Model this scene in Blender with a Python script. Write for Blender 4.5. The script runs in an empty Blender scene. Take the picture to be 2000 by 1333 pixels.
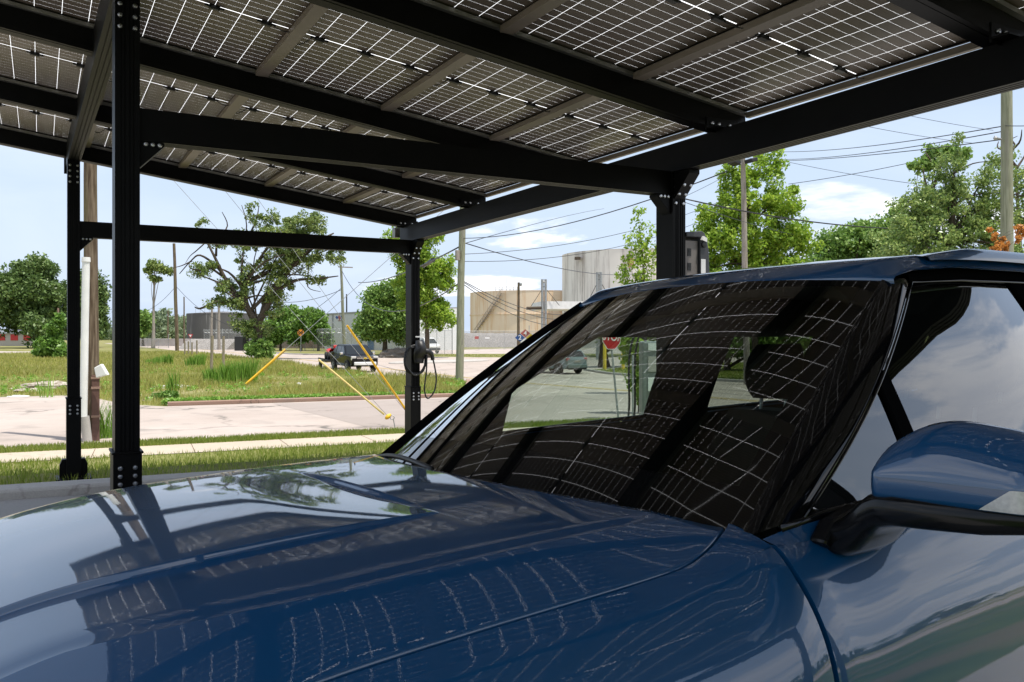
import bpy, bmesh, math, random
import numpy as np
from mathutils import Vector, Matrix, Quaternion
random.seed(7)
C = bpy.context.scene.collection
PI = math.pi
# ---------------------------------------------------------------- camera model used to lay the place out
FPX = 1648.0
TH = math.radians(29.2)
FW = np.array([math.sin(TH), math.cos(TH), 0.0])
RT = np.array([math.cos(TH), -math.sin(TH), 0.0])
CAMH = 1.6
A5 = math.radians(5.7)
U2 = (math.cos(A5), -math.sin(A5))
V2 = (math.sin(A5), math.cos(A5))
VS = [-500, 10.9, 13.2, 15.2, 17.6, 20.2, 30.8, 45, 80, 900]
ZS = [0, 0, -.5, -.66, -.76, -.79, -.90, -1.1, -1.15, -1.15]
def terr(x, y):
    return float(np.interp(V2[0]*x + V2[1]*y, VS, ZS))
def uv2(u, v):
    return (U2[0]*u + V2[0]*v, U2[1]*u + V2[1]*v)
def at(px, py, d):
    r = FW + (px-1000)/FPX*RT
    p = r*d
    return Vector((p[0], p[1], CAMH + (650-py)/FPX*d))
def on(px, d):
    p = at(px, 650, d)
    return Vector((p.x, p.y, terr(p.x, p.y)))
# ---------------------------------------------------------------- mesh helpers
class MB:
    def __init__(s):
        s.v = []; s.f = []
    def add(s, vs, fs):
        n = len(s.v)
        s.v += [tuple(v) for v in vs]
        s.f += [tuple(i+n for i in f) for f in fs]
        return s
    def box(s, c, size, rot=None, M=None):
        x, y, z = [q/2 for q in size]
        vs = [Vector(p) for p in ((-x,-y,-z),(x,-y,-z),(x,y,-z),(-x,y,-z),(-x,-y,z),(x,-y,z),(x,y,z),(-x,y,z))]
        if rot is not None: vs = [rot @ v for v in vs]
        vs = [v + Vector(c) for v in vs]
        if M is not None: vs = [M @ v for v in vs]
        return s.add(vs, [(0,3,2,1),(4,5,6,7),(0,1,5,4),(1,2,6,5),(2,3,7,6),(3,0,4,7)])
    def hexa(s, vs):
        return s.add(vs, [(0,3,2,1),(4,5,6,7),(0,1,5,4),(1,2,6,5),(2,3,7,6),(3,0,4,7)])
    def tube(s, pts, r, n=8, caps=True):
        pts = [Vector(p) for p in pts]
        rs = r if isinstance(r, (list, tuple)) else [r]*len(pts)
        rings = []
        ref = None
        for i, p in enumerate(pts):
            a = pts[max(i-1, 0)]; b = pts[min(i+1, len(pts)-1)]
            t = (b-a).normalized()
            if ref is None:
                ref = t.orthogonal().normalized()
            ref = (ref - t*ref.dot(t))
            if ref.length < 1e-6: ref = t.orthogonal()
            ref.normalize()
            q = t.cross(ref)
            rings.append([p + (ref*math.cos(2*PI*k/n) + q*math.sin(2*PI*k/n))*rs[i] for k in range(n)])
        vs = [v for ring in rings for v in ring]
        fs = []
        for i in range(len(pts)-1):
            for k in range(n):
                k2 = (k+1) % n
                fs.append((i*n+k, i*n+k2, (i+1)*n+k2, (i+1)*n+k))
        if caps:
            fs.append(tuple(range(n-1, -1, -1)))
            fs.append(tuple((len(pts)-1)*n + k for k in range(n)))
        return s.add(vs, fs)
    def lathe(s, prof, c=(0,0,0), n=24, rot=None):
        # prof: list of (radius, height)
        vs = []
        for r, z in prof:
            for k in range(n):
                a = 2*PI*k/n
                v = Vector((r*math.cos(a), r*math.sin(a), z))
                if rot is not None: v = rot @ v
                vs.append(v + Vector(c))
        fs = []
        for i in range(len(prof)-1):
            for k in range(n):
                k2 = (k+1) % n
                fs.append((i*n+k, i*n+k2, (i+1)*n+k2, (i+1)*n+k))
        fs.append(tuple(range(n-1, -1, -1)))
        fs.append(tuple((len(prof)-1)*n+k for k in range(n)))
        return s.add(vs, fs)
    def grid(s, P):
        # P[i][j] points
        ni, nj = len(P), len(P[0])
        vs = [p for row in P for p in row]
        fs = [(i*nj+j, i*nj+j+1, (i+1)*nj+j+1, (i+1)*nj+j) for i in range(ni-1) for j in range(nj-1)]
        return s.add(vs, fs)
    def prism(s, poly, lo, hi, axes=(0, 1, 2)):
        # poly of 2D points in axes[0],axes[1]; extruded along axes[2] from lo to hi
        n = len(poly)
        def mk(p, h):
            q = [0, 0, 0]; q[axes[0]] = p[0]; q[axes[1]] = p[1]; q[axes[2]] = h
            return tuple(q)
        vs = [mk(p, lo) for p in poly] + [mk(p, hi) for p in poly]
        fs = [tuple(range(n-1, -1, -1)), tuple(range(n, 2*n))]
        fs += [(i, (i+1) % n, (i+1) % n + n, i+n) for i in range(n)]
        return s.add(vs, fs)
    def build(s, name, m, parent=None, smooth=False, M=None, bevel=0, uv=None, angle=None, recalc=True):
        me = bpy.data.meshes.new(name)
        vs = s.v if M is None else [tuple(M @ Vector(v)) for v in s.v]
        me.from_pydata(vs, [], s.f)
        if recalc:
            bm = bmesh.new(); bm.from_mesh(me)
            bmesh.ops.recalc_face_normals(bm, faces=bm.faces)
            bm.to_mesh(me); bm.free()
        if m is not None: me.materials.append(m)
        o = bpy.data.objects.new(name, me); C.objects.link(o)
        if parent is not None: o.parent = parent
        if bevel:
            md = o.modifiers.new('bevel', 'BEVEL'); md.width = bevel; md.segments = 2; md.limit_method = 'ANGLE'; md.angle_limit = math.radians(40)
        if smooth:
            me.polygons.foreach_set('use_smooth', [True]*len(me.polygons))
            if angle:
                try: me.set_sharp_from_angle(angle=math.radians(angle))
                except Exception: pass
        return o
def tag(o, label, cat, group=None, kind=None):
    o['label'] = label; o['category'] = cat
    if group: o['group'] = group
    if kind: o['kind'] = kind
    return o
def thing(name, label, cat, loc=(0,0,0), rz=0, group=None):
    o = bpy.data.objects.new(name, None); C.objects.link(o)
    o.empty_display_size = .2
    o.location = loc; o.rotation_euler = (0, 0, rz)
    return tag(o, label, cat, group)
def struct(o):
    o['kind'] = 'structure'; return o
def dup(root, loc=None, rz=None, label=None, group=None):
    def cp(o, par):
        c = o.copy(); C.objects.link(c)
        if par is not None: c.parent = par
        for ch in list(o.children): cp(ch, c)
        return c
    r = cp(root, root.parent)
    if loc is not None: r.location = loc
    if rz is not None: r.rotation_euler = (0, 0, rz)
    if label: r['label'] = label
    if group: r['group'] = group
    return r
# ---------------------------------------------------------------- materials
def mat(name):
    m = bpy.data.materials.new(name); m.use_nodes = True
    nt = m.node_tree
    for n in list(nt.nodes): nt.nodes.remove(n)
    out = nt.nodes.new('ShaderNodeOutputMaterial')
    return m, nt, out
def N(nt, t, **kw):
    n = nt.nodes.new(t)
    for k, v in kw.items():
        if k.startswith('i_'):
            key = k[2:].replace('_', ' ')
            n.inputs[key].default_value = v
        else: setattr(n, k, v)
    return n
def rgb(c): return (c[0], c[1], c[2], 1)
def pbr(name, c1, c2=None, rough=.6, metal=0, scale=4, bump=0, bscale=40, spec=.5, coat=0, stretch=None, detail=5, ramp=(.35, .65), c3=None, c3scale=.4, c3ramp=(.5, .62), transl=0):
    m, nt, out = mat(name)
    L = nt.links.new
    b = N(nt, 'ShaderNodeBsdfPrincipled')
    b.inputs['Roughness'].default_value = rough
    b.inputs['Metallic'].default_value = metal
    b.inputs['Specular IOR Level'].default_value = spec
    if coat: b.inputs['Coat Weight'].default_value = coat; b.inputs['Coat Roughness'].default_value = .03
    tc = N(nt, 'ShaderNodeTexCoord')
    vec = tc.outputs['Object']
    if stretch:
        mp = N(nt, 'ShaderNodeMapping'); mp.inputs['Scale'].default_value = stretch
        L(vec, mp.inputs['Vector']); vec = mp.outputs[0]
    if c2 is None:
        b.inputs['Base Color'].default_value = rgb(c1)
    else:
        nz = N(nt, 'ShaderNodeTexNoise'); nz.inputs['Scale'].default_value = scale; nz.inputs['Detail'].default_value = detail
        L(vec, nz.inputs['Vector'])
        cr = N(nt, 'ShaderNodeValToRGB')
        cr.color_ramp.elements[0].position = ramp[0]; cr.color_ramp.elements[0].color = rgb(c1)
        cr.color_ramp.elements[1].position = ramp[1]; cr.color_ramp.elements[1].color = rgb(c2)
        L(nz.outputs['Fac'], cr.inputs['Fac'])
        col = cr.outputs['Color']
        if c3 is not None:
            n3 = N(nt, 'ShaderNodeTexNoise'); n3.inputs['Scale'].default_value = c3scale; n3.inputs['Detail'].default_value = 6
            L(vec, n3.inputs['Vector'])
            r3 = N(nt, 'ShaderNodeMapRange'); r3.inputs['From Min'].default_value = c3ramp[0]; r3.inputs['From Max'].default_value = c3ramp[1]
            L(n3.outputs['Fac'], r3.inputs['Value'])
            mx = N(nt, 'ShaderNodeMix', data_type='RGBA'); L(r3.outputs[0], mx.inputs['Factor']); L(col, mx.inputs['A']); mx.inputs['B'].default_value = rgb(c3)
            col = mx.outputs['Result']
        L(col, b.inputs['Base Color'])
    if bump:
        n2 = N(nt, 'ShaderNodeTexNoise'); n2.inputs['Scale'].default_value = bscale; n2.inputs['Detail'].default_value = 4
        L(vec, n2.inputs['Vector'])
        bp = N(nt, 'ShaderNodeBump'); bp.inputs['Strength'].default_value = bump; bp.inputs['Distance'].default_value = .02
        L(n2.outputs['Fac'], bp.inputs['Height']); L(bp.outputs[0], b.inputs['Normal'])
    sh = b.outputs[0]
    if transl:
        t = N(nt, 'ShaderNodeBsdfTranslucent')
        if c2 is not None: L(col, t.inputs['Color'])
        else: t.inputs['Color'].default_value = rgb(c1)
        ms = N(nt, 'ShaderNodeMixShader'); ms.inputs[0].default_value = transl
        L(b.outputs[0], ms.inputs[1]); L(t.outputs[0], ms.inputs[2]); sh = ms.outputs[0]
    L(sh, out.inputs['Surface'])
    return m
def glass(name, tint, gain=1.5, base=.04, dark=0.0):
    m, nt, out = mat(name); L = nt.links.new
    lw = N(nt, 'ShaderNodeLayerWeight'); lw.inputs['Blend'].default_value = .5
    pw = N(nt, 'ShaderNodeMath', operation='POWER'); pw.inputs[1].default_value = 5; L(lw.outputs['Facing'], pw.inputs[0])
    ma = N(nt, 'ShaderNodeMath', operation='MULTIPLY_ADD'); ma.inputs[1].default_value = (1-base)*gain; ma.inputs[2].default_value = base*gain; ma.use_clamp = True
    L(pw.outputs[0], ma.inputs[0])
    tr = N(nt, 'ShaderNodeBsdfTransparent'); tr.inputs['Color'].default_value = rgb(tint)
    gl = N(nt, 'ShaderNodeBsdfGlossy'); gl.inputs['Roughness'].default_value = 0.0; gl.inputs['Color'].default_value = (1,1,1,1)
    ms = N(nt, 'ShaderNodeMixShader'); L(ma.outputs[0], ms.inputs[0]); L(tr.outputs[0], ms.inputs[1]); L(gl.outputs[0], ms.inputs[2])
    L(ms.outputs[0], out.inputs['Surface'])
    return m
M = {}
M['black_alu'] = pbr('black_alu', (.0030,.0030,.0032), (.0045,.0043,.0041), rough=.42, scale=6, spec=.12, bump=.02, bscale=300)
M['bronze_alu'] = pbr('bronze_alu', (.19,.158,.125), (.22,.18,.145), rough=.45, scale=3, spec=.5)
M['silver_frame'] = pbr('silver_frame', (.22,.21,.20), (.28,.27,.25), rough=.4, metal=.6, scale=5)
M['steel'] = pbr('steel', (.55,.55,.56), rough=.3, metal=1)
M['galv'] = pbr('galv', (.30,.31,.31), (.42,.43,.43), rough=.5, metal=.7, scale=8)
M['black_plastic'] = pbr('black_plastic', (.012,.012,.013), rough=.45)
M['cable'] = pbr('cable', (.012,.012,.013), rough=.4)
M['gloss_black'] = pbr('gloss_black', (.003,.003,.0035), rough=.03, spec=.42)
M['rubber'] = pbr('rubber', (.012,.012,.012), (.02,.02,.019), rough=.8, scale=20)
M['interior'] = pbr('interior', (.006,.006,.0065), (.010,.010,.010), rough=.7, scale=30, spec=.15)
M['dash'] = pbr('dash', (.012,.0125,.012), (.018,.018,.0175), rough=.8, scale=60, spec=.15)
M['white_paint'] = pbr('white_paint', (.70,.70,.68), (.78,.78,.76), rough=.5, scale=3, bump=.03)
M['chrome'] = pbr('chrome', (.8,.8,.8), rough=.08, metal=1)
M['lens'] = pbr('lens', (.62,.60,.57), (.50,.48,.46), rough=.2, scale=120, coat=.6)
M['orange_paint'] = pbr('orange_paint', (.75,.28,.02), rough=.5)
M['yellow_plastic'] = pbr('yellow_plastic', (.78,.46,.02), (.70,.40,.03), rough=.45, scale=6)
M['pale_yellow'] = pbr('pale_yellow', (.66,.52,.20), (.60,.46,.16), rough=.55, scale=6)
M['red_paint'] = pbr('red_paint', (.50,.02,.015), rough=.4, coat=.4)
M['sign_red'] = pbr('sign_red', (.50,.012,.015), (.42,.012,.014), rough=.45, scale=5)
M['sign_white'] = pbr('sign_white', (.75,.75,.73), rough=.5)
M['sign_black'] = pbr('sign_black', (.01,.01,.01), rough=.5)
M['sign_blue'] = pbr('sign_blue', (.02,.08,.28), rough=.5)
M['sign_rose'] = pbr('sign_rose', (.40,.10,.09), rough=.5)
M['sign_yellow'] = pbr('sign_yellow', (.7,.5,.05), rough=.5)
def wood(name, a, b, green=None):
    return pbr(name, a, b, rough=.9, scale=3.5, stretch=(6,6,.5), bump=.5, bscale=9, spec=.15, c3=green, c3scale=.8, c3ramp=(.5,.7))
M['pole_brown'] = wood('pole_brown', (.075,.052,.034), (.20,.155,.11), (.16,.14,.07))
M['pole_green'] = wood('pole_green', (.19,.20,.13), (.30,.31,.22), (.24,.23,.19))
M['pole_grey'] = wood('pole_grey', (.22,.19,.16), (.36,.33,.29))
M['post_wood'] = wood('post_wood', (.20,.17,.12), (.33,.28,.20))
M['bark'] = pbr('bark', (.05,.038,.028), (.13,.105,.08), rough=.95, scale=5, stretch=(5,5,1.2), bump=.8, bscale=12, spec=.1)
M['bark_grey'] = pbr('bark_grey', (.11,.095,.08), (.20,.18,.155), rough=.95, scale=5, stretch=(5,5,1.2), bump=.6, bscale=14, spec=.1)
def leaf(name, a, b, c, transl=.35, rough=.45):
    m, nt, out = mat(name); L = nt.links.new
    geo = N(nt, 'ShaderNodeNewGeometry')
    tc = N(nt, 'ShaderNodeTexCoord')
    nz = N(nt, 'ShaderNodeTexNoise'); nz.inputs['Scale'].default_value = .35; nz.inputs['Detail'].default_value = 3
    L(tc.outputs['Object'], nz.inputs['Vector'])
    ad = N(nt, 'ShaderNodeMath', operation='MULTIPLY_ADD'); ad.inputs[1].default_value = .55
    L(geo.outputs['Random Per Island'], ad.inputs[0])
    sb = N(nt, 'ShaderNodeMath', operation='MULTIPLY'); sb.inputs[1].default_value = .5
    L(nz.outputs['Fac'], sb.inputs[0]); L(sb.outputs[0], ad.inputs[2])
    cr = N(nt, 'ShaderNodeValToRGB')
    e = cr.color_ramp.elements; e[0].position = .15; e[0].color = rgb(a); e[1].position = .9; e[1].color = rgb(c)
    x = e.new(.5); x.color = rgb(b)
    L(ad.outputs[0], cr.inputs['Fac'])
    p = N(nt, 'ShaderNodeBsdfPrincipled'); p.inputs['Roughness'].default_value = rough; p.inputs['Specular IOR Level'].default_value = .4
    L(cr.outputs[0], p.inputs['Base Color'])
    t = N(nt, 'ShaderNodeBsdfTranslucent'); L(cr.outputs[0], t.inputs['Color'])
    ms = N(nt, 'ShaderNodeMixShader'); ms.inputs[0].default_value = transl
    L(p.outputs[0], ms.inputs[1]); L(t.outputs[0], ms.inputs[2]); L(ms.outputs[0], out.inputs['Surface'])
    return m
M['leaf_oak'] = leaf('leaf_oak', (0.0542,0.0986,0.0296), (0.1109,0.1850,0.0493), (0.2097,0.2838,0.0864), .28)
M['leaf_vine'] = leaf('leaf_vine', (0.0756,0.1269,0.0363), (0.1663,0.2418,0.0605), (0.3930,0.4535,0.1359), .3)
M['leaf_bright'] = leaf('leaf_bright', (0.1354,0.2483,0.0271), (0.2708,0.4287,0.0451), (0.4965,0.6000,0.0903), .5)
M['leaf_mid'] = leaf('leaf_mid', (0.0918,0.1964,0.0419), (0.1834,0.3143,0.0655), (0.3406,0.4715,0.1178), .38)
M['leaf_dense'] = leaf('leaf_dense', (0.0733,0.1572,0.0263), (0.1442,0.2751,0.0472), (0.2620,0.4060,0.0786), .35)
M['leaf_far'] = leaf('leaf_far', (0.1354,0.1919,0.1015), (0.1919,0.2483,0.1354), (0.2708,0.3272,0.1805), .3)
M['leaf_gloss'] = leaf('leaf_gloss', (0.0988,0.1834,0.0508), (0.2115,0.3104,0.0847), (0.4514,0.5359,0.1693), .32, rough=.28)
M['leaf_orange'] = leaf('leaf_orange', (.45,.16,.03), (.62,.28,.06), (.70,.40,.12), .35)
M['blade_lawn'] = leaf('blade_lawn', (.16,.24,.03), (.27,.34,.055), (.42,.41,.13), .5)
M['blade_field'] = leaf('blade_field', (.26,.30,.055), (.42,.42,.10), (.58,.52,.22), .5)
M['blade_weed'] = leaf('blade_weed', (0.1354,0.2934,0.0338), (0.2257,0.4062,0.0564), (0.3611,0.5190,0.1129), .4)
def crack_mat(name, c1, c2, crack, cscale, wid, rough=.9, grain=60, stain=(.2,.18,.16), stain_amt=.35, joint=None):
    m, nt, out = mat(name); L = nt.links.new
    tc = N(nt, 'ShaderNodeTexCoord'); v = tc.outputs['Object']
    nz = N(nt, 'ShaderNodeTexNoise'); nz.inputs['Scale'].default_value = .25; nz.inputs['Detail'].default_value = 8; nz.inputs['Roughness'].default_value = .65; L(v, nz.inputs['Vector'])
    cr = N(nt, 'ShaderNodeValToRGB'); cr.color_ramp.elements[0].position = .3; cr.color_ramp.elements[1].position = .7
    cr.color_ramp.elements[0].color = rgb(c1); cr.color_ramp.elements[1].color = rgb(c2); L(nz.outputs['Fac'], cr.inputs['Fac'])
    gr = N(nt, 'ShaderNodeTexNoise'); gr.inputs['Scale'].default_value = grain; gr.inputs['Detail'].default_value = 3; L(v, gr.inputs['Vector'])
    gm = N(nt, 'ShaderNodeMapRange'); gm.inputs['To Min'].default_value = .82; gm.inputs['To Max'].default_value = 1.15; L(gr.outputs['Fac'], gm.inputs['Value'])
    mul = N(nt, 'ShaderNodeMix', data_type='RGBA', blend_type='MULTIPLY'); mul.inputs['Factor'].default_value = 1
    L(cr.outputs[0], mul.inputs['A']); L(gm.outputs[0], mul.inputs['B'])
    # stains
    sn = N(nt, 'ShaderNodeTexNoise'); sn.inputs['Scale'].default_value = .9; sn.inputs['Detail'].default_value = 7; sn.inputs['Distortion'].default_value = .6; L(v, sn.inputs['Vector'])
    sr = N(nt, 'ShaderNodeMapRange'); sr.inputs['From Min'].default_value = .56; sr.inputs['From Max'].default_value = .75; sr.inputs['To Max'].default_value = stain_amt; L(sn.outputs['Fac'], sr.inputs['Value'])
    mx0 = N(nt, 'ShaderNodeMix', data_type='RGBA'); L(sr.outputs[0], mx0.inputs['Factor']); L(mul.outputs['Result'], mx0.inputs['A']); mx0.inputs['B'].default_value = rgb(stain)
    # cracks
    wn = N(nt, 'ShaderNodeTexNoise'); wn.inputs['Scale'].default_value = 1.1; wn.inputs['Detail'].default_value = 6; L(v, wn.inputs['Vector'])
    va = N(nt, 'ShaderNodeVectorMath', operation='MULTIPLY_ADD'); va.inputs[1].default_value = (1.6,1.6,1.6); L(wn.outputs['Color'], va.inputs[0]); L(v, va.inputs[2])
    vo = N(nt, 'ShaderNodeTexVoronoi', feature='DISTANCE_TO_EDGE'); vo.inputs['Scale'].default_value = cscale; L(va.outputs[0], vo.inputs['Vector'])
    ck = N(nt, 'ShaderNodeMapRange'); ck.inputs['From Min'].default_value = wid*.3; ck.inputs['From Max'].default_value = wid; ck.inputs['To Min'].default_value = 1; ck.inputs['To Max'].default_value = 0; L(vo.outputs['Distance'], ck.inputs['Value'])
    pm = N(nt, 'ShaderNodeTexNoise'); pm.inputs['Scale'].default_value = .35; L(v, pm.inputs['Vector'])
    pr = N(nt, 'ShaderNodeMapRange'); pr.inputs['From Min'].default_value = .45; pr.inputs['From Max'].default_value = .6; L(pm.outputs['Fac'], pr.inputs['Value'])
    cm = N(nt, 'ShaderNodeMath', operation='MULTIPLY'); L(ck.outputs[0], cm.inputs[0]); L(pr.outputs[0], cm.inputs[1])
    mx = N(nt, 'ShaderNodeMix', data_type='RGBA'); L(cm.outputs[0], mx.inputs['Factor']); L(mx0.outputs['Result'], mx.inputs['A']); mx.inputs['B'].default_value = rgb(crack)
    b = N(nt, 'ShaderNodeBsdfPrincipled'); b.inputs['Roughness'].default_value = rough; b.inputs['Specular IOR Level'].default_value = .25
    L(mx.outputs['Result'], b.inputs['Base Color'])
    bp = N(nt, 'ShaderNodeBump'); bp.inputs['Strength'].default_value = .35; bp.inputs['Distance'].default_value = .01; L(gr.outputs['Fac'], bp.inputs['Height']); L(bp.outputs[0], b.inputs['Normal'])
    L(b.outputs[0], out.inputs['Surface'])
    return m
M['road_conc'] = crack_mat('road_conc', (.355,.295,.255), (.455,.39,.345), (.12,.11,.095), .16, .018, stain_amt=.55)
M['road_far'] = crack_mat('road_far', (.36,.305,.27), (.465,.40,.365), (.16,.16,.15), .12, .016, stain_amt=.45)
M['road_patch'] = crack_mat('road_patch', (.29,.245,.215), (.345,.295,.265), (.16,.14,.12), .1, .006)
M['walk_conc'] = crack_mat('walk_conc', (.40,.335,.255), (.48,.41,.32), (.3,.26,.2), .2, .004, stain_amt=.15)
M['kerb_conc'] = crack_mat('kerb_conc', (.36,.34,.31), (.46,.43,.40), (.15,.13,.12), .5, .012, stain_amt=.5)
M['kerb_red'] = crack_mat('kerb_red', (.24,.15,.115), (.34,.23,.18), (.12,.09,.07), .8, .02, stain_amt=.5)
M['slab'] = crack_mat('slab', (.26,.25,.235), (.36,.345,.33), (.12,.11,.10), .2, .006, stain_amt=.5)
M['ground'] = pbr('ground', (.14,.15,.045), (.22,.215,.08), rough=1, scale=.6, detail=8, spec=.1, c3=(.28,.24,.13), c3scale=.22, c3ramp=(.5,.66), bump=.6, bscale=8)
M['soil'] = pbr('soil', (.10,.07,.045), (.18,.135,.095), rough=1, scale=2, spec=.1, bump=.8, bscale=10)
M['gravel'] = pbr('gravel', (.16,.15,.14), (.34,.32,.30), rough=1, scale=7, spec=.1, bump=1, bscale=9)
M['rubble'] = pbr('rubble', (.20,.165,.12), (.50,.45,.39), rough=1, scale=6, spec=.1, bump=.8, bscale=10)
M['white_debris'] = pbr('white_debris', (.62,.62,.61), (.75,.75,.74), rough=.7, scale=4)
CLOUD_OFF = (0.0, 0.0, 0.0)
# ---------------------------------------------------------------- ground, roads, kerbs
def sheet(name, poly, off, m):
    bm = bmesh.new()
    vs = [bm.verts.new((p[0], p[1], 0)) for p in poly]
    bm.faces.new(vs)
    for v in VS[1:-1]:
        g = bm.verts[:] + bm.edges[:] + bm.faces[:]
        bmesh.ops.bisect_plane(bm, geom=g, plane_co=(V2[0]*v, V2[1]*v, 0), plane_no=(V2[0], V2[1], 0))
    bmesh.ops.triangulate(bm, faces=bm.faces[:])
    for v in bm.verts: v.co.z = terr(v.co.x, v.co.y) + off
    bmesh.ops.recalc_face_normals(bm, faces=bm.faces)
    if sum(f.normal.z for f in bm.faces) < 0: bmesh.ops.reverse_faces(bm, faces=bm.faces[:])
    me = bpy.data.meshes.new(name); bm.to_mesh(me); bm.free()
    me.materials.append(m)
    o = bpy.data.objects.new(name, me); C.objects.link(o)
    return struct(o)
g = MB()
us = [-600,-200,-60,-20,0,20,60,200,700]
vv = [-500,-60,-20,0,5] + VS[1:]
g.grid([[(*uv2(u, v), float(np.interp(v, VS, ZS))) for u in us] for v in vv])
struct(g.build('ground', M['ground'], recalc=False))
def uvp(l): return [uv2(*p) for p in l]
sheet('parking_slab', [(-40,-7),(14,-7),(14,9.2),(-40,13.2)][:4] if False else [(-40,-.25),(15.5,-.25),(15.5,8.0),(4.5,9.25),(0,9.7),(-9,10.4),(-40,10.4)], .004, M['slab'])
sheet('sidewalk', uvp([(-60,17.65),(13.5,17.65),(13.5,19.2),(-60,19.2)]), .012, M['walk_conc'])
jm = MB()
for k in range(-14, 8):
    u = k*1.83 + .9
    for (a, b) in ((17.66, 19.19),):
        pa, pb = uv2(u-.007, a), uv2(u-.007, b); pc, pd = uv2(u+.007, b), uv2(u+.007, a)
        jm.add([(*p, terr(*p)+.0155) for p in (pa, pd, pc, pb)], [(0,1,2,3)])
struct(jm.build('sidewalk_joints', M['soil'], recalc=False))
near_road = uvp([(-120,20.2),(14.5,20.2)]) + [(17.5,17.0),(18,-60),(29,-60),(30.2,10),(31.3,34),(32,44.5),(34,50),(44,56),(70,58),(70,69),(46,80),(34,93),(27.5,106),(27.2,130),(28.5,157),(24,240),(14,240),(17.5,157),(18.2,135),(19.6,105),(20.2,83),(19.2,69),(18.6,51),(21,45.5),(20.5,41),(17,34)] + uvp([(11.5,30.8),(.6,30.8),(-.6,32.5),(-2.5,39.5),(-13,40.5),(-15,33),(-16,30.8),(-120,30.8)])
sheet('road', near_road, .006, M['road_conc'])
sheet('road_patch', uvp([(4.1,30.4),(5.2,20.6),(13.5,20.5),(18.2,26),(18.2,29.5),(11.3,30.3)]), .010, M['road_patch'])
sheet('yard_pavement', [(44,100),(110,66),(140,90),(70,128),(50,118)], .005, M['road_far'])
sheet('back_road', [(-120,-27),(16,-27),(16,-19),(-120,-19)], .006, M['road_patch'])
sheet('side_road_strip', [(29.5,-27),(160,-27),(160,-19),(29.5,-19)], .006, M['road_patch'])
sheet('back_walk', [(-120,-17.2),(16,-17.2),(16,-15.6),(-120,-15.6)], .006, M['walk_conc'])
sheet('back_lawn', [(-120,-15.58),(16,-15.58),(16,-.27),(-120,-.27)], .003, pbr('back_lawn_green', (.045,.085,.016), (.085,.125,.03), rough=1, scale=1.5, spec=.05, c3=(.14,.12,.06), c3scale=.5))
sheet('far_left_road', [at(-260,650,118).xy.to_tuple(), at(66,650,108).xy.to_tuple(), at(72,650,122).xy.to_tuple(), at(-260,650,134).xy.to_tuple()], .006, M['road_far'])
# yellow centre lines of the far road
ln = MB()
for dx in (-.16, .16):
    pts = [(22.0,18),(22.0,28),(21.9,38),(22.4,50),(23.0,70),(23.2,100),(22.7,157)]
    # densify across slope breaks
    dens = []
    for (x0,y0),(x1,y1) in zip(pts, pts[1:]):
        for k in range(12): dens.append((x0+(x1-x0)*k/12, y0+(y1-y0)*k/12))
    dens.append(pts[-1])
    P = [[(x+dx-.06, y, terr(x,y)+.014), (x+dx+.06, y, terr(x,y)+.014)] for x, y in dens]
    ln.grid(P)
o = struct(ln.build('road_markings', pbr('line_yellow', (.55,.36,.06), (.48,.36,.14), rough=.8, scale=6), recalc=False))
tl = MB()
for (x0,y0,x1,y1) in ((17,33.5,30,42),(16,36.5,30,46),(24,24,26,46),(25.6,24,28,46),(20,52,32,60)):
    P = []
    for k in range(30):
        t = k/29; x = x0+(x1-x0)*t; y = y0+(y1-y0)*t + .5*math.sin(t*2.2)
        P.append([(x-.05, y-.07, terr(x,y)+.011), (x+.05, y+.07, terr(x,y)+.011)])
    tl.grid(P)
struct(tl.build('road_seams', pbr('tar', (.14,.125,.115), (.2,.18,.165), rough=.9, scale=3), recalc=False))
# kerbs -----------------------------------------------------------
def kerb(name, pts, w, h, m, label, seg=3.0):
    mb = MB()
    dens = []
    for (x0,y0),(x1,y1) in zip(pts, pts[1:]):
        n = max(1, int(math.hypot(x1-x0, y1-y0)/1.0))
        for k in range(n): dens.append((x0+(x1-x0)*k/n, y0+(y1-y0)*k/n))
    dens.append(pts[-1])
    P = []
    for i, (x, y) in enumerate(dens):
        a = dens[max(0,i-1)]; b = dens[min(len(dens)-1,i+1)]
        t = Vector((b[0]-a[0], b[1]-a[1])).normalized(); nrm = Vector((-t.y, t.x))
        z = terr(x, y)
        r = .03
        P.append([(x+nrm.x*q, y+nrm.y*q, z+zz) for q, zz in ((-w/2,-.1),(-w/2,h-r),(-w/2+r*.4,h-r*.4),(-w/2+r,h),(w/2-r,h),(w/2-r*.3,h-r*.3),(w/2,h-r),(w/2,-.1))])
    mb.grid(P)
    mb.f.append((0,1,2,3,4,5,6,7)); n = len(mb.v)
    mb.f.append(tuple(n-8+k for k in range(8)))
    o = mb.build(name, m, recalc=True)
    return tag(o, label, 'kerb')
kerb('kerb', [(-9,10.05),(-1.2,9.62),(1.5,9.42),(4.0,9.2),(6.5,8.9)], .36, .10, M['kerb_conc'], 'pale grey concrete kerb at the edge of the parking bay by the black posts')
kerb('kerb', uvp([(.7,30.95),(11.3,30.95)])+[(16.8,34.2),(20.2,41)], .2, .15, M['kerb_red'], 'reddish stained kerb along the front edge of the weedy field')
kerb('kerb', [(30.3,8),(31.4,34),(32.1,44.6),(34,50.2)], .2, .15, M['kerb_conc'], 'curved concrete kerb at the grass bank beyond the grey hatchback')
kerb('kerb', [(33.9,93.2),(27.4,106.2),(27.1,130)], .2, .15, M['kerb_conc'], 'far concrete kerb in front of the razor wire fence')
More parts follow.
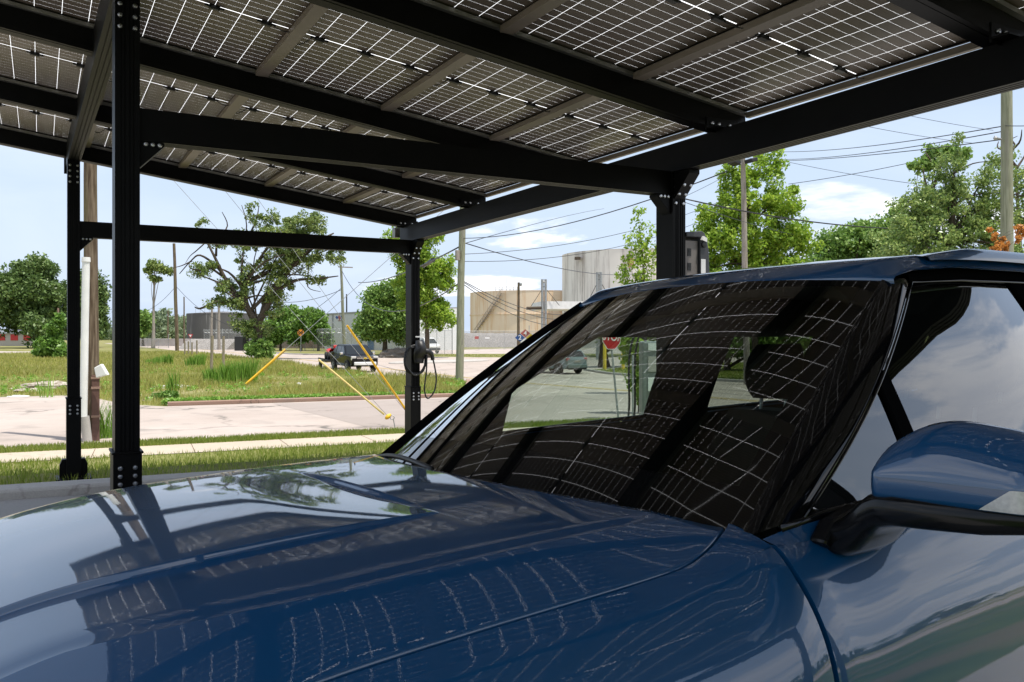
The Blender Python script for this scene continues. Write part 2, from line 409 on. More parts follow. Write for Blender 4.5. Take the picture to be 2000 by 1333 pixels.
# traffic island
c = at(862,708,78)
isl = MB()
isl.lathe([(0.01,.18),(3.4,.16),(3.7,.10),(3.75,-.2)], (0,0,0), 28)
o = isl.build('traffic_island', M['kerb_conc']); o.scale = (1.6,.55,1); o.rotation_euler = (0,0,.3); o.location = (c.x, c.y, terr(c.x,c.y)); tag(o, 'low oval concrete traffic island in the middle of the junction', 'traffic island')
# gravel berm below the tanks
def berm(name, p0, p1, w, h, m, label, cat):
    a, b = Vector((*p0,0)), Vector((*p1,0))
    t = (b-a).normalized(); nr = Vector((-t.y, t.x, 0)); rnd = random.Random(3)
    P = []; n = 60
    for i in range(n+1):
        q = a+(b-a)*i/n; z = terr(q.x,q.y)
        P.append([tuple(q+nr*s*w+Vector((0,0,z+hh*h+(rnd.uniform(-.12,.12) if hh>0 else 0)))) for s, hh in ((-.5,-.05),(-.38,.35),(-.2,.85),(-.05,1),(.1,1),(.5,-.05))])
    mb = MB(); mb.grid(P); k_ = len(mb.v); mb.f.append(tuple(range(6))); mb.f.append(tuple(range(k_-1,k_-7,-1)))
    return tag(mb.build(name, m, smooth=False), label, cat)
p0 = at(800,650,168); p1 = at(1240,650,150)
berm('gravel_berm', p0.xy, p1.xy, 9, 2.6, M['gravel'], 'long grey gravel berm at the foot of the beige tank', 'berm')
p0 = at(376,650,142); p1 = at(470,650,138)
berm('dirt_mound', p0.xy, p1.xy, 7, 1.6, M['gravel'], 'low grey dirt mound by the far road near the dark tank', 'mound')
# ---------------------------------------------------------------- solar carport
def cell_mat():
    m, nt, out = mat('solar_cells'); L = nt.links.new
    uv = N(nt, 'ShaderNodeUVMap'); sp = N(nt, 'ShaderNodeSeparateXYZ'); L(uv.outputs[0], sp.inputs[0])
    def line(sock, period, off, half, lo, hi):
        # 1 where |frac((x-off)/period+.5)-.5|*period < half and lo<x<hi
        a = N(nt, 'ShaderNodeMath', operation='SUBTRACT'); a.inputs[1].default_value = off; L(sock, a.inputs[0])
        d = N(nt, 'ShaderNodeMath', operation='DIVIDE'); d.inputs[1].default_value = period; L(a.outputs[0], d.inputs[0])
        h = N(nt, 'ShaderNodeMath', operation='ADD'); h.inputs[1].default_value = .5; L(d.outputs[0], h.inputs[0])
        fr = N(nt, 'ShaderNodeMath', operation='FRACT'); L(h.outputs[0], fr.inputs[0])
        s = N(nt, 'ShaderNodeMath', operation='SUBTRACT'); s.inputs[1].default_value = .5; L(fr.outputs[0], s.inputs[0])
        ab = N(nt, 'ShaderNodeMath', operation='ABSOLUTE'); L(s.outputs[0], ab.inputs[0])
        lt = N(nt, 'ShaderNodeMath', operation='LESS_THAN'); lt.inputs[1].default_value = half/period; L(ab.outputs[0], lt.inputs[0])
        g1 = N(nt, 'ShaderNodeMath', operation='GREATER_THAN'); g1.inputs[1].default_value = lo; L(sock, g1.inputs[0])
        g2 = N(nt, 'ShaderNodeMath', operation='LESS_THAN'); g2.inputs[1].default_value = hi; L(sock, g2.inputs[0])
        m1 = N(nt, 'ShaderNodeMath', operation='MULTIPLY'); L(lt.outputs[0], m1.inputs[0]); L(g1.outputs[0], m1.inputs[1])
        m2 = N(nt, 'ShaderNodeMath', operation='MULTIPLY'); L(m1.outputs[0], m2.inputs[0]); L(g2.outputs[0], m2.inputs[1])
        return m2.outputs[0]
    x, y = sp.outputs[0], sp.outputs[1]
    cx = line(x, PW/6, 0, .0011, .1, PW-.1)           # five gaps between six columns
    cy = line(y, PL/24, 0, .00048, .05, PL-.05)         # gaps between half cells
    mid = line(y, PL, PL/2, .0040, 0, PL)               # centre bus strip
    def mx(a, b):
        q = N(nt, 'ShaderNodeMath', operation='MAXIMUM'); L(a, q.inputs[0]); L(b, q.inputs[1]); return q.outputs[0]
    fac = mx(mx(cx, cy), mid)
    # row gaps stop short of the frame
    ex = N(nt, 'ShaderNodeMath', operation='COMPARE'); ex.inputs[1].default_value = PW/2; ex.inputs[2].default_value = PW/2-.025; L(x, ex.inputs[0])
    ey = N(nt, 'ShaderNodeMath', operation='COMPARE'); ey.inputs[1].default_value = PL/2; ey.inputs[2].default_value = PL/2-.02; L(y, ey.inputs[0])
    f2 = N(nt, 'ShaderNodeMath', operation='MULTIPLY'); L(fac, f2.inputs[0]); L(ex.outputs[0], f2.inputs[1])
    f3 = N(nt, 'ShaderNodeMath', operation='MULTIPLY'); L(f2.outputs[0], f3.inputs[0]); L(ey.outputs[0], f3.inputs[1])
    # fine bus wires on the cells
    bw = N(nt, 'ShaderNodeMath', operation='MULTIPLY'); bw.inputs[1].default_value = 2*PI/(PW/60); L(x, bw.inputs[0])
    sn = N(nt, 'ShaderNodeMath', operation='SINE'); L(bw.outputs[0], sn.inputs[0])
    mr = N(nt, 'ShaderNodeMapRange'); mr.inputs['From Min'].default_value = .6; mr.inputs['From Max'].default_value = 1; L(sn.outputs[0], mr.inputs['Value'])
    cm = N(nt, 'ShaderNodeMix', data_type='RGBA'); L(mr.outputs[0], cm.inputs['Factor']); cm.inputs['A'].default_value = (.155,.122,.097,1); cm.inputs['B'].default_value = (.21,.172,.14,1)
    b = N(nt, 'ShaderNodeBsdfPrincipled'); b.inputs['Roughness'].default_value = .42; b.inputs['Specular IOR Level'].default_value = .35
    L(cm.outputs['Result'], b.inputs['Base Color'])
    t = N(nt, 'ShaderNodeBsdfTranslucent'); t.inputs['Color'].default_value = (.92,.92,.92,1)
    ms = N(nt, 'ShaderNodeMixShader'); L(f3.outputs[0], ms.inputs[0]); L(b.outputs[0], ms.inputs[1]); L(t.outputs[0], ms.inputs[2])
    L(ms.outputs[0], out.inputs['Surface'])
    return m
PITCHX, PITCHY = .993, 2.03
PW, PL = .985, 1.955
SL = .1335
SLA = math.atan(SL)
def zpan(x): return 3.772 - SL*x       # underside of the panel frames
M['cells'] = cell_mat()
XL = -.53
NX = 5
YF = 10.62
NY = 6
carport = thing('solar_carport', 'black steel carport roofed with solar panels over the blue car', 'carport', (0,0,0))
# posts ---------------------------------------------------------
bolt_mb = MB(); bolt_mb.lathe([(.0135,0),(.0135,.006),(.010,.012),(.004,.013)], n=10, rot=Matrix.Rotation(PI/2, 3, 'X'))
bolt_proto = None
def bolt(parent, loc):
    global bolt_proto
    if bolt_proto is None:
        bolt_proto = bolt_mb.build('bolt', M['steel'], parent, smooth=True, angle=40); bolt_proto.location = loc
        return bolt_proto
    o = bolt_proto.copy(); C.objects.link(o); o.parent = parent; o.location = loc
    return o
WX, WY = .122, .195
def post(x, y, ztop, gz0):
    mb = MB()
    # extruded section with grooves on the faces across y
    w, l = WX/2, WY/2
    gpos = [-.030,-.012,.012,.030]
    prof = []
    def face(y0, sgn):
        pts = [(-w, y0)]
        for gx in gpos:
            pts += [(gx-.004, y0), (gx-.004, y0+sgn*.007), (gx+.004, y0+sgn*.007), (gx+.004, y0)]
        pts.append((w, y0)); return pts
    prof = face(-l, 1) + [(px, py) for px, py in reversed(face(l, -1))]
    mb.prism([(x+a, y+b) for a, b in prof], -.05, ztop)
    p = mb.build('post', M['black_alu'], carport)
    zt = .955 if y < 8 else .885
    cm = MB(); t = .010
    cm.prism([(x-w-t,y-l-t),(x+w+t,y-l-t),(x+w+t,y+l+t),(x-w-t,y+l+t)], -.06, zt)
    cm.box((x,y,zt+.004),(WX+.034,WY+.034,.012))
    cm.build('collar', M['black_alu'], p, bevel=.004)
    bp = MB()
    bp.box((x,y,.02),(.34,.34,.025))
    for s in (-1, 1):
        bp.prism([(x+s*(w+t),.03),(x+s*(w+.075),.03),(x+s*(w+.075),.17),(x+s*(w+.05),.23),(x+s*(w+t),.23)], y-.05, y+.05, (0,2,1))
    bp.build('base_plate', M['black_alu'], p, bevel=.003)
    for sx in (-.036,.036):
        for dz in (.075,.118,.16): bolt(p, (x+sx, y-l-t, zt-dz))
        for dz in (.03,.09,.15,.21): bolt(p, (x+sx, y-l, gz0-.02-dz))
    return p
GZL, GZR = 3.455, 2.80          # girder undersides, left and right
XLG, XRG = .395, 4.20
PY = [10.35, 5.02, -1.50]
def xl(y): return .405 - .017*(y-5.02)
def xr(y): return 4.19 + .0178*(y-5.0)
for y in PY:
    post(xl(y), y, GZL+.02, GZL)
    post(xr(y), y, GZR+.02, GZR)
def grooved_beam(name, parent, a, b, w, h, m, ng=3):
    # box beam from a to b (underside centre line); grooves along the underside
    a, b = Vector(a), Vector(b); t = (b-a).normalized(); s = Vector((t.y,-t.x,0)).normalized(); up = Vector((0,0,1))
    pr = [(-w/2,0)]
    for k in range(ng):
        gx = -w/2 + w*(k+1)/(ng+1)
        pr += [(gx-.005,0),(gx-.005,.008),(gx+.005,.008),(gx+.005,0)]
    pr += [(w/2,0),(w/2,h),(-w/2,h)]
    n = len(pr)
    mb = MB()
    mb.add([a+s*p+up*q for p, q in pr]+[b+s*p+up*q for p, q in pr],
           [tuple(range(n-1,-1,-1)), tuple(range(n,2*n))] + [(i,(i+1)%n,(i+1)%n+n,i+n) for i in range(n)])
    return mb.build(name, m, parent)
YN = YF - NY*PITCHY
grooved_beam('girder', carport, (xl(YF), YF+.06, GZL), (xl(YN), YN-.06, GZL), .125, .235, M['black_alu'])
grooved_beam('girder', carport, (xr(YF), YF+.04, GZR), (xr(YN), YN-.06, GZR),   .125, .212, M['black_alu'])
ec = MB(); ec.box((xl(YF), YF+.075, GZL+.09),(.16,.02,.33)); ec.build('girder_end_cap', M['black_alu'], carport, bevel=.003)
ec = MB(); ec.box((xr(YF)-.18, YF-.12, GZR+.12),(.07,.10,.13)); ec.build('sensor_box', M['silver_frame'], carport, bevel=.004)
for y in PY:
    grooved_beam('tie_beam', carport, (xl(y)+WX/2+.001, y-.02, 2.635), (xr(y)-WX/2-.001, y-.02, 2.635), .11, .175, M['black_alu'])
# gusset plates with bolts
def gusset(poly, y0, y1, bolts=()):
    mb = MB(); mb.prism(poly, y0, y1, (0,2,1)); g = mb.build('gusset', M['black_alu'], carport, bevel=.002)
    for b in bolts: bolt(g, b)
for y in PY:
    yf = y-.075
    x0 = xl(y)+WX/2
    gusset([(x0+.002,2.632),(x0+.125,2.632),(x0+.125,2.615),(x0+.002,2.49)], yf, yf+.10, [(x0+.03+.035*k, yf, 2.617) for k in range(3)])
    x1 = xr(y)-WX/2
    gusset([(x1-.002,2.632),(x1-.125,2.632),(x1-.125,2.615),(x1-.002,2.49)], yf, yf+.10, [(x1-.03-.035*k, yf, 2.617) for k in range(3)])
    # girder to post haunches (along y)
    for xg, gz in ((xr(y), GZR),):
        mb = MB(); mb.prism([(y-WY/2-.002,gz-.002),(y-WY/2-.17,gz-.002),(y-WY/2-.17,gz-.03),(y-WY/2-.002,gz-.20)], xg-.05, xg+.05, (1,2,0))
        gg = mb.build('gusset', M['black_alu'], carport, bevel=.002)
        for k in range(4): bolt(gg, (xg-.03+.06*(k%2), y-WY/2-.03-.03*(k//2)*2, gz-.165+.06*(k//2)))
# purlins ---------------------------------------------------------
x0p, x1p = XL-.02, XL+NX*PITCHX+.0
def slope_beam(name, y, w, ztop_off, zbot_off, m, xa=x0p, xb=x1p):
    mb = MB()
    for (xs, xe) in ((xa, xb),):
        vs = []
        for x in (xs, xe):
            vs.append([(x,y-w/2,zpan(x)+zbot_off),(x,y+w/2,zpan(x)+zbot_off),(x,y+w/2,zpan(x)+ztop_off),(x,y-w/2,zpan(x)+ztop_off)])
        mb.add(vs[0]+vs[1], [(3,2,1,0),(4,5,6,7),(0,1,5,4),(1,2,6,5),(2,3,7,6),(3,0,4,7)])
    return mb.build(name, m, carport)
for j in range(NY+1):
    y = YF - j*PITCHY
    slope_beam('purlin', y, .085, -.003, -.195, M['black_alu'])
    # light flange along the foot of the purlin and the ledge that carries the panels
    slope_beam('purlin_flange', y-.0595, .030, -.165, -.193, M['black_alu'])
    slope_beam('panel_ledge', y-.060, .034, -.003, -.028, M['silver_frame'])
    slope_beam('panel_ledge', y+.060, .034, -.003, -.020, M['bronze_alu'])
    # seat bracket on the right girder
    mb = MB(); zb = GZR+.213
    mb.box((xr(y), y-.075, zb+.035),(.30,.012,.10)); mb.box((xr(y),y-.12,zb+.006),(.30,.09,.010))
    br = mb.build('purlin_bracket', M['black_alu'], carport, bevel=.002)
    for k in (-.1,-.04,.06): bolt(br, (xr(y)+k, y-.081, zb+.045))
# rafters under the panel seams
for i in range(NX+1):
    x = XL+i*PITCHX
    for j in range(NY):
        y0 = YF-j*PITCHY-.08; y1 = YF-(j+1)*PITCHY+.08
        w = .09 if 0 < i < NX else .035
        if abs(x-XLG) < .2: w = .05
        mb = MB(); zt = zpan(x)-.004
        xo = 0 if 0 < i < NX else (.0175 if i == 0 else -.0175)
        mb.box((x+xo,(y0+y1)/2,zt-.022),(w,y0-y1,.040), None)
        mb.build('seam_rafter', M['bronze_alu'], carport, bevel=.002)
# panels ------------------------------------------------------------
def panel_proto():
    me = bpy.data.meshes.new('glass_sheet')
    bm = bmesh.new(); uvl = bm.loops.layers.uv.new('UVMap')
    vs = [bm.verts.new(p) for p in ((0,0,.012),(PW,0,.012),(PW,PL,.012),(0,PL,.012))]
    f = bm.faces.new(vs)
    for lp, q in zip(f.loops, ((0,0),(PW,0),(PW,PL),(0,PL))): lp[uvl].uv = q
    bm.to_mesh(me); bm.free(); me.materials.append(M['cells'])
    root = bpy.data.objects.new('solar_panel', me); C.objects.link(root); root.parent = carport
    fr = MB()
    for (cx, cy, sx, sy) in ((PW/2,.006,PW,.012),(PW/2,PL-.006,PW,.012),(.006,PL/2,.012,PL-.026),(PW-.006,PL/2,.012,PL-.026)):
        fr.box((cx,cy,.018),(sx,sy,.034))
    fr.build('frame', M['black_alu'], root)
    for k, xx in enumerate((PW*.17,PW*.5,PW*.83)):
        jb = MB(); jb.box((xx,PL/2,-.002),(.065,.034,.026)); jb.box((xx-.045,PL/2,.002),(.03,.016,.014)); jb.box((xx+.045,PL/2,.002),(.03,.016,.014))
        jb.build('junction_box', M['black_plastic'], root, bevel=.003)
    for s, xx in ((-1,PW*.17-.05),(1,PW*.83+.05)):
        pts = []
        for t in range(9):
            q = t/8
            pts.append((xx+s*.13*q, PL/2 + .10*math.sin(q*PI*.8)*1.0*(1 if s<0 else -.6) , -.004-.035*math.sin(q*PI)))
        cb = MB(); cb.tube(pts, .0035, 6); cb.build('lead_cable', M['cable'], root, smooth=True)
    return root
proto = panel_proto()
first = True
for i in range(NX):
    for j in range(NY):
        x = XL+i*PITCHX+.004; y = YF-(j+1)*PITCHY+.0375
        if first: o = proto; first = False
        else: o = dup(proto)
        o.location = (x, y, zpan(x)+.001)
        o.rotation_euler = (0, SLA, 0)
# chargers ----------------------------------------------------------
px3, py3 = xr(PY[0]), PY[0]
ch = thing('cable_charger', 'black wall charger with coiled cable hung on the far right carport post', 'charger', (px3+.03, py3-WY/2, 1.38))
mb = MB()
pr = []
for k in range(13):
    t = k/12; z = .12-.30*t; w = .055+.035*math.sin(min(1,t*1.6)*PI/2)-.06*max(0,t-.6)
    d = .05+.06*math.sin(PI*min(1,t*1.1+.12))
    pr.append([(w*math.cos(a)*.95, -.004-d*(.5+.5*math.sin(a))*1.5 if math.sin(a)>0 else -.004, z) for a in [PI*q/10 for q in range(11)]])
mb.grid(pr); n = len(pr[0]); mb.f.append(tuple(range(n))); mb.f.append(tuple(len(mb.v)-n+k for k in range(n)))
mb.build('charger_body', M['black_plastic'], ch, smooth=True)
mb = MB(); mb.box((.0,-.008,.165),(.07,.006,.016)); mb.build('label_plate', M['sign_white'], ch)
mb = MB(); pts = []
for k in range(90):
    a = k/89*2*PI*3; r = .175+.012*math.sin(k*.9)
    pts.append((-.06+r*.85*math.cos(a+.6), -.05-.025*(k/89)-.01*math.sin(k*.35), -.14+r*1.05*math.sin(a+.6)))
mb.tube(pts, .0115, 8); mb.build('coiled_cable', M['cable'], ch, smooth=True)
mb = MB()
pts = [(.085,-.10,-.08),(.08,-.10,-.28),(.058,-.09,-.50),(.08,-.09,-.62),(.13,-.09,-.63),(.20,-.09,-.54),(.225,-.09,-.38),(.20,-.09,-.22),(.175,-.09,-.12)]
def smooth_pts(pts, n=8):
    pts = [Vector(p) for p in pts]; out = []
    for i in range(len(pts)-1):
        p0 = pts[max(i-1,0)]; p1 = pts[i]; p2 = pts[i+1]; p3 = pts[min(i+2,len(pts)-1)]
        for k in range(n):
            t = k/n
            out.append(.5*((2*p1)+(-p0+p2)*t+(2*p0-5*p1+4*p2-p3)*t*t+(-p0+3*p1-3*p2+p3)*t**3))
    out.append(pts[-1]); return out
mb.tube(smooth_pts(pts), .0105, 8); mb.build('hanging_cable', M['cable'], ch, smooth=True)
mb = MB(); mb.tube(smooth_pts([(.05,-.10,-.02),(.11,-.11,-.03),(.155,-.10,-.07),(.175,-.09,-.14)]), [.034]*8+[.032]*8+[.026]*8+[.018], 10)
mb.build('plug', M['black_plastic'], ch, smooth=True)
# second unit on the near right post
px4, py4 = xr(PY[1]), PY[1]
cs = thing('charger_box', 'grey outlet box with curved dark cover on the near right carport post', 'charger', (px4+WX/2+.002, py4-.08, 1.76))
mb = MB(); mb.box((.068,.05,.27),(.13,.11,.54)); mb.build('outlet_box', pbr('taupe_metal',(.17,.15,.14),(.20,.18,.165),rough=.45,metal=.3,scale=5), cs, bevel=.004)
for zz in (.45,.34,.23):
    mb = MB(); mb.box((.045,-.0065,zz),(.036,.004,.058)); mb.box((.045,-.0095,zz+.008),(.012,.003,.018)); mb.build('outlet', M['black_plastic'], cs)
for xx in (.03,.085):
    mb = MB(); mb.lathe([(.016,0),(.016,.006)], (xx,-.004,.17), 14, Matrix.Rotation(PI/2,3,'X')); mb.build('port', M['sign_black'], cs)
cv = MB()
out = [(.134,.02),(.225,.02),(.228,.30),(.222,.45),(.205,.545),(.18,.60),(.15,.615),(-.0,.60),(-.0,.565),(.134,.565)]
cv.prism(out, -.03, .16, (0,2,1)); cv.build('curved_cover', pbr('cover',(.03,.032,.036),(.045,.047,.052),rough=.4,scale=4), cs, bevel=.006)
mb = MB(); mb.box((.160,-.033,.28),(.045,.004,.24)); mb.build('notice_label', M['white_debris'], cs)
mb = MB(); mb.lathe([(.022,0),(.022,.014),(.012,.016)], (.165,-.03,.51), 16, Matrix.Rotation(PI/2,3,'X')); mb.build('lock_knob', M['black_plastic'], cs)
mb = MB(); mb.prism([(.134,.545),(.185,.530),(.185,.560),(.15,.575)], -.05, -.031, (0,2,1)); mb.build('hood_plate', M['white_paint'], cs)
# ---------------------------------------------------------------- the blue car (car axes: x to the rear, y to the camera side, z up)
def paint(name, base, flake=.45):
    m, nt, out = mat(name); L = nt.links.new
    tc = N(nt, 'ShaderNodeTexCoord')
    b = N(nt, 'ShaderNodeBsdfPrincipled'); b.inputs['Base Color'].default_value = rgb(base); b.inputs['Metallic'].default_value = flake; b.inputs['Roughness'].default_value = .38
    b.inputs['Coat Weight'].default_value = 1.0; b.inputs['Coat Roughness'].default_value = .0; b.inputs['Coat IOR'].default_value = 1.72; b.inputs['Specular IOR Level'].default_value = .3
    nz = N(nt, 'ShaderNodeTexNoise'); nz.inputs['Scale'].default_value = 260; nz.inputs['Detail'].default_value = 1; L(tc.outputs['Object'], nz.inputs['Vector'])
    bp = N(nt, 'ShaderNodeBump'); bp.inputs['Strength'].default_value = .008; bp.inputs['Distance'].default_value = .002; L(nz.outputs['Fac'], bp.inputs['Height'])
    L(bp.outputs[0], b.inputs['Coat Normal'])
    L(b.outputs[0], out.inputs['Surface'])
    return m
M['blue'] = paint('blue_paint', (.0005,.050,.138), 0.0)
def windscreen_mat():
    m = glass('windscreen_glass', (.66,.75,.70), 1.9, .05)
    nt = m.node_tree; L = nt.links.new
    # black ceramic border with a dotted fade, by UV
    uv = N(nt, 'ShaderNodeUVMap'); sp = N(nt, 'ShaderNodeSeparateXYZ'); L(uv.outputs[0], sp.inputs[0])
    def mth(op, a, b=None, v=None):
        n = N(nt, 'ShaderNodeMath', operation=op)
        L(a, n.inputs[0])
        if b is not None: L(b, n.inputs[1])
        if v is not None: n.inputs[1].default_value = v
        return n.outputs[0]
    ax = mth('ABSOLUTE', mth('SUBTRACT', sp.outputs[0], v=.5))
    side = mth('GREATER_THAN', ax, v=.468)
    lo = mth('LESS_THAN', sp.outputs[1], v=.145)
    hi = mth('GREATER_THAN', sp.outputs[1], v=.955)
    f = mth('MAXIMUM', mth('MAXIMUM', side, lo), hi)
    # sensor housing patch at the top centre
    p1 = mth('LESS_THAN', ax, v=.09); p2 = mth('GREATER_THAN', sp.outputs[1], v=.80)
    f = mth('MAXIMUM', f, mth('MULTIPLY', p1, p2))
    b = N(nt, 'ShaderNodeBsdfPrincipled'); b.inputs['Base Color'].default_value = (.004,.004,.004,1); b.inputs['Roughness'].default_value = .02; b.inputs['Specular IOR Level'].default_value = .8
    out = [n for n in nt.nodes if n.type == 'OUTPUT_MATERIAL'][0]
    old = out.inputs['Surface'].links[0].from_socket
    ms = N(nt, 'ShaderNodeMixShader'); L(f, ms.inputs[0]); L(old, ms.inputs[1]); L(b.outputs[0], ms.inputs[2]); L(ms.outputs[0], out.inputs['Surface'])
    return m
M['windscreen'] = windscreen_mat()
M['satin_black'] = pbr('satin_black', (.006,.006,.0065), rough=.14, spec=.25)
M['trim_black'] = pbr('trim_black', (.004,.004,.0045), rough=.55, spec=.0)
M['car_glass_dark'] = pbr('lens_glass', (.01,.011,.014), rough=.03, spec=1.0)
M['side_glass'] = glass('side_glass', (.36,.41,.40), 2.6, .06)
M['privacy_glass'] = glass('privacy_glass', (.30,.33,.31), 1.0, .03)
M['far_glass'] = glass('far_glass', (.80,.88,.84), 1.0, .03)
CX, CY, CYAW, CROLL = 1.104, 1.951, .095, .030
car = thing('blue_car', 'glossy dark blue sport utility car parked nose left under the solar carport', 'car', (CX, CY, 0))
car.rotation_euler = (0, 0, 0)
# car y axis points to the camera: x_w = cos*x + sin*y ; y_w = sin*x - cos*y  -> a mirrored frame, so build the points mirrored in y
ca, sa, tr = math.cos(CYAW), math.sin(CYAW), math.tan(CROLL)
def K(p):
    x, y, z = p
    return (ca*x + sa*y, sa*x - ca*y, z + y*tr)
class CM(MB):
    def build(s, name, m, parent=None, **kw):
        s.v = [K(v) for v in s.v]
        if parent is None: parent = car
        return MB.build(s, name, m, parent, **kw)
def sstep(t):
    t = min(1, max(0, t)); return t*t*(3-2*t)
def lerp(a, b, t): return a+(b-a)*t
def pw(x, xs, ys): return float(np.interp(x, xs, ys))
def zc(x):
    # centre line of the bonnet
    xs = [-1.48,-1.42,-1.36,-1.28,-1.15,-1.0,-.85,-.7,-.5,-.3,-.1,.1]
    zs = [.98,1.055,1.10,1.142,1.182,1.208,1.224,1.234,1.244,1.250,1.253,1.254]
    return smooth1(x, xs, zs)
def smooth1(x, xs, ys):
    # monotone-ish catmull rom on a non-uniform table
    n = len(xs)
    if x <= xs[0]: return ys[0]
    if x >= xs[-1]: return ys[-1]
    i = max(k for k in range(n-1) if xs[k] <= x)
    h = xs[i+1]-xs[i]; t = (x-xs[i])/h
    def d(k):
        if k == 0: return (ys[1]-ys[0])/(xs[1]-xs[0])
        if k == n-1: return (ys[-1]-ys[-2])/(xs[-1]-xs[-2])
        return (ys[k+1]-ys[k-1])/(xs[k+1]-xs[k-1])
    m0, m1 = d(i)*h, d(i+1)*h
    return (2*t**3-3*t*t+1)*ys[i]+(t**3-2*t*t+t)*m0+(-2*t**3+3*t*t)*ys[i+1]+(t**3-t*t)*m1
def yS(x):
    return .672 - .085*min(1, max(0, (-.78-x)/.36))**1.4
def T(x, y):
    a = abs(y); s = yS(x)
    z = zc(x) - .026*(min(a, s)/.67)**2
    drop = smooth1(x, [-1.5,-.6,-.35,-.18,-.05,.05], [.083,.077,.072,.058,.036,.030])
    if a > s:
        t = (a-s)/(.835-s)
        z -= .0035+.026*((a/.67)**2-(s/.67)**2)*.6 + drop*(.70*t+.30*t*t)
    else:
        # the turn-in just inboard of the shoulder line
        z -= .0035*sstep((a-(s-.05))/.05)
    return z
DX, DY = -.47, .40
def ydome(x): return (.345+.055*sstep((x+1.30)/.45))/.40
def dome(x, y):
    a = abs(y)
    aw = a/ydome(x)
    h = .0125*pw(x, [-1.42,-1.3,-1.1,-.7,-.55,-.47], [.2,.8,1,.9,.62,.40])
    t = (.4045-aw)/.0045
    q = min(1, max(0, t))
    rear = min(1, max(0, (DX+.006-x)/.012))
    # inside, the raised panel is slightly dished towards its rear edge
    dish = -.016*sstep((x-(DX-.26))/.26)*(1-(aw/.42)**2) if aw < .42 else 0
    return (h*q + dish*q)*rear
def xb(y): return -.215 + .29*y*y
def yH(x): return .80 - .055*max(0, (x+.24)/.20)**2
def frange(a, b, n): return [a+(b-a)*k/n for k in range(n+1)]
ys = sorted(set([round(v,4) for v in
     frange(0,.36,18)+[.37,.38,.386,.390,.393,.395,.3965,.398,.3995,.401,.4025,.404,.4055,.407,.409,.412,.417,.425,.435,.45]+frange(.47,.56,5)+frange(.565,.66,15)+[.664,.667,.6695,.6712,.672,.6728,.6745,.677,.680,.685,.69,.70]+frange(.71,.79,8)+[.795,.7988]]))
ys = [-v for v in reversed(ys) if v > 0] + ys
xs = frange(-1.48,-1.28,10)+frange(-1.26,-.56,28)+[-.54,-.52,-.50,-.49,-.484,-.48,-.476,-.472,-.468,-.464,-.46,-.455,-.44,-.42]+frange(-.40,-.02,16)
cm = CM(); P = []
for x in xs:
    row = []
    for y in ys:
        lim = xb(y)-.012
        xx = x if x < -.40 else lerp(-.40, lim, (x+.40)/.38)
        yy = y
        if abs(y) < .56: yy *= lerp(ydome(xx), 1, sstep((abs(y)-.42)/.14))
        elif abs(y) <= .672: yy = math.copysign(lerp(.56, yS(xx), (abs(y)-.56)/.112), y)*min(1, yH(xx)/.80)**(max(0,(abs(y)-.56)/.112)*0)
        else: yy = math.copysign(lerp(yS(xx), yH(xx)*(.7988/.80), (abs(y)-.672)/(.7988-.672)), y)
        row.append((xx, yy, T(xx, yy)+dome(xx, yy)))
    P.append(row)
# turned-down edges
def down(p, dy, dz): return (p[0], p[1]+dy, p[2]+dz)
P = [[down(r[0], 0, -.025), down(r[0],-.0016,-.004)]+r+[down(r[-1],.0016,-.004), down(r[-1],0,-.025)] for r in P]
P.append([(p[0]+.002,p[1],p[2]-.003) for p in P[-1]]); P.append([(p[0]-.002,p[1],p[2]-.03) for p in P[-1]])
P.insert(0, [(p[0]-.006,p[1]*.99,p[2]-.10) for p in P[0]])
cm.grid(P); bonnet = cm.build('bonnet', M['blue'], smooth=True)
# dark sheet added below the panel gaps to make them read as shade
cm = CM(); cm.grid([[(x, y, min(T(x,.80), T(x,y))-.045) for y in frange(-.805,.805,24)] for x in frange(-1.40,-.03,14)])
cm.build('gap_backing', M['black_plastic'])
# body side profile: distance below the top edge -> half width
SP = [(0,.835),(.006,.845),(.016,.857),(.035,.876),(.06,.897),(.09,.919),(.125,.939),(.17,.957),(.22,.969),(.29,.977),(.38,.981),(.48,.980),(.58,.972),(.68,.960),(.78,.945),(.88,.93)]
sp_d = [a for a, b in SP]; sp_y = [b for a, b in SP]
def plan(x):
    # body narrows to the nose and tail
    return 1 - .17*max(0, (-.95-x)/.55)**2.2 - .12*max(0, (x-2.9)/.75)**2
def side_y(d, x): return smooth1(d, sp_d, sp_y)*plan(x)
def ztop(x):
    if x < -.02: return T(x, .835)
    return smooth1(x, [-.02,.1,.3,1.2,2.2,3.2,3.5], [T(-.02,.835),1.178,1.192,1.215,1.24,1.27,1.27])
WHX, WHR = (-.66, 2.44), .395
def zlow(x):
    z = .30
    for wx in WHX:
        r = .45
        if abs(x-wx) < r: z = max(z, .40+math.sqrt(r*r-(x-wx)**2))
    return z
def side_panel(name, xa, xb_, sgn, nx=30, m=None, zt=None):
    cm = CM(); P = []
    for x in frange(xa, xb_, nx):
        zt_ = ztop(x); zl = zlow(x); row = []
        dmax = zt_-zl
        ds = [d for d in np.concatenate([np.linspace(0,.02,5), np.linspace(.03,.3,22), np.linspace(.33,.9,14)]) if d < dmax] + [dmax]
        while len(ds) < 41: ds.append(dmax)
        for d in ds: row.append((x, sgn*side_y(d, x), zt_-d))
        P.append(row)
    # folded rims
    f = lambda row, dx: [(p[0]+dx, p[1]-sgn*.03, p[2]) for p in row]
    P = [f(P[0], .0)] + [[(p[0]+.002, p[1]-sgn*.003, p[2]) for p in P[0]]] + P[1:-1] + [[(p[0]-.002, p[1]-sgn*.003, p[2]) for p in P[-1]]] + [f(P[-1], 0)]
    cm.grid(P); return cm
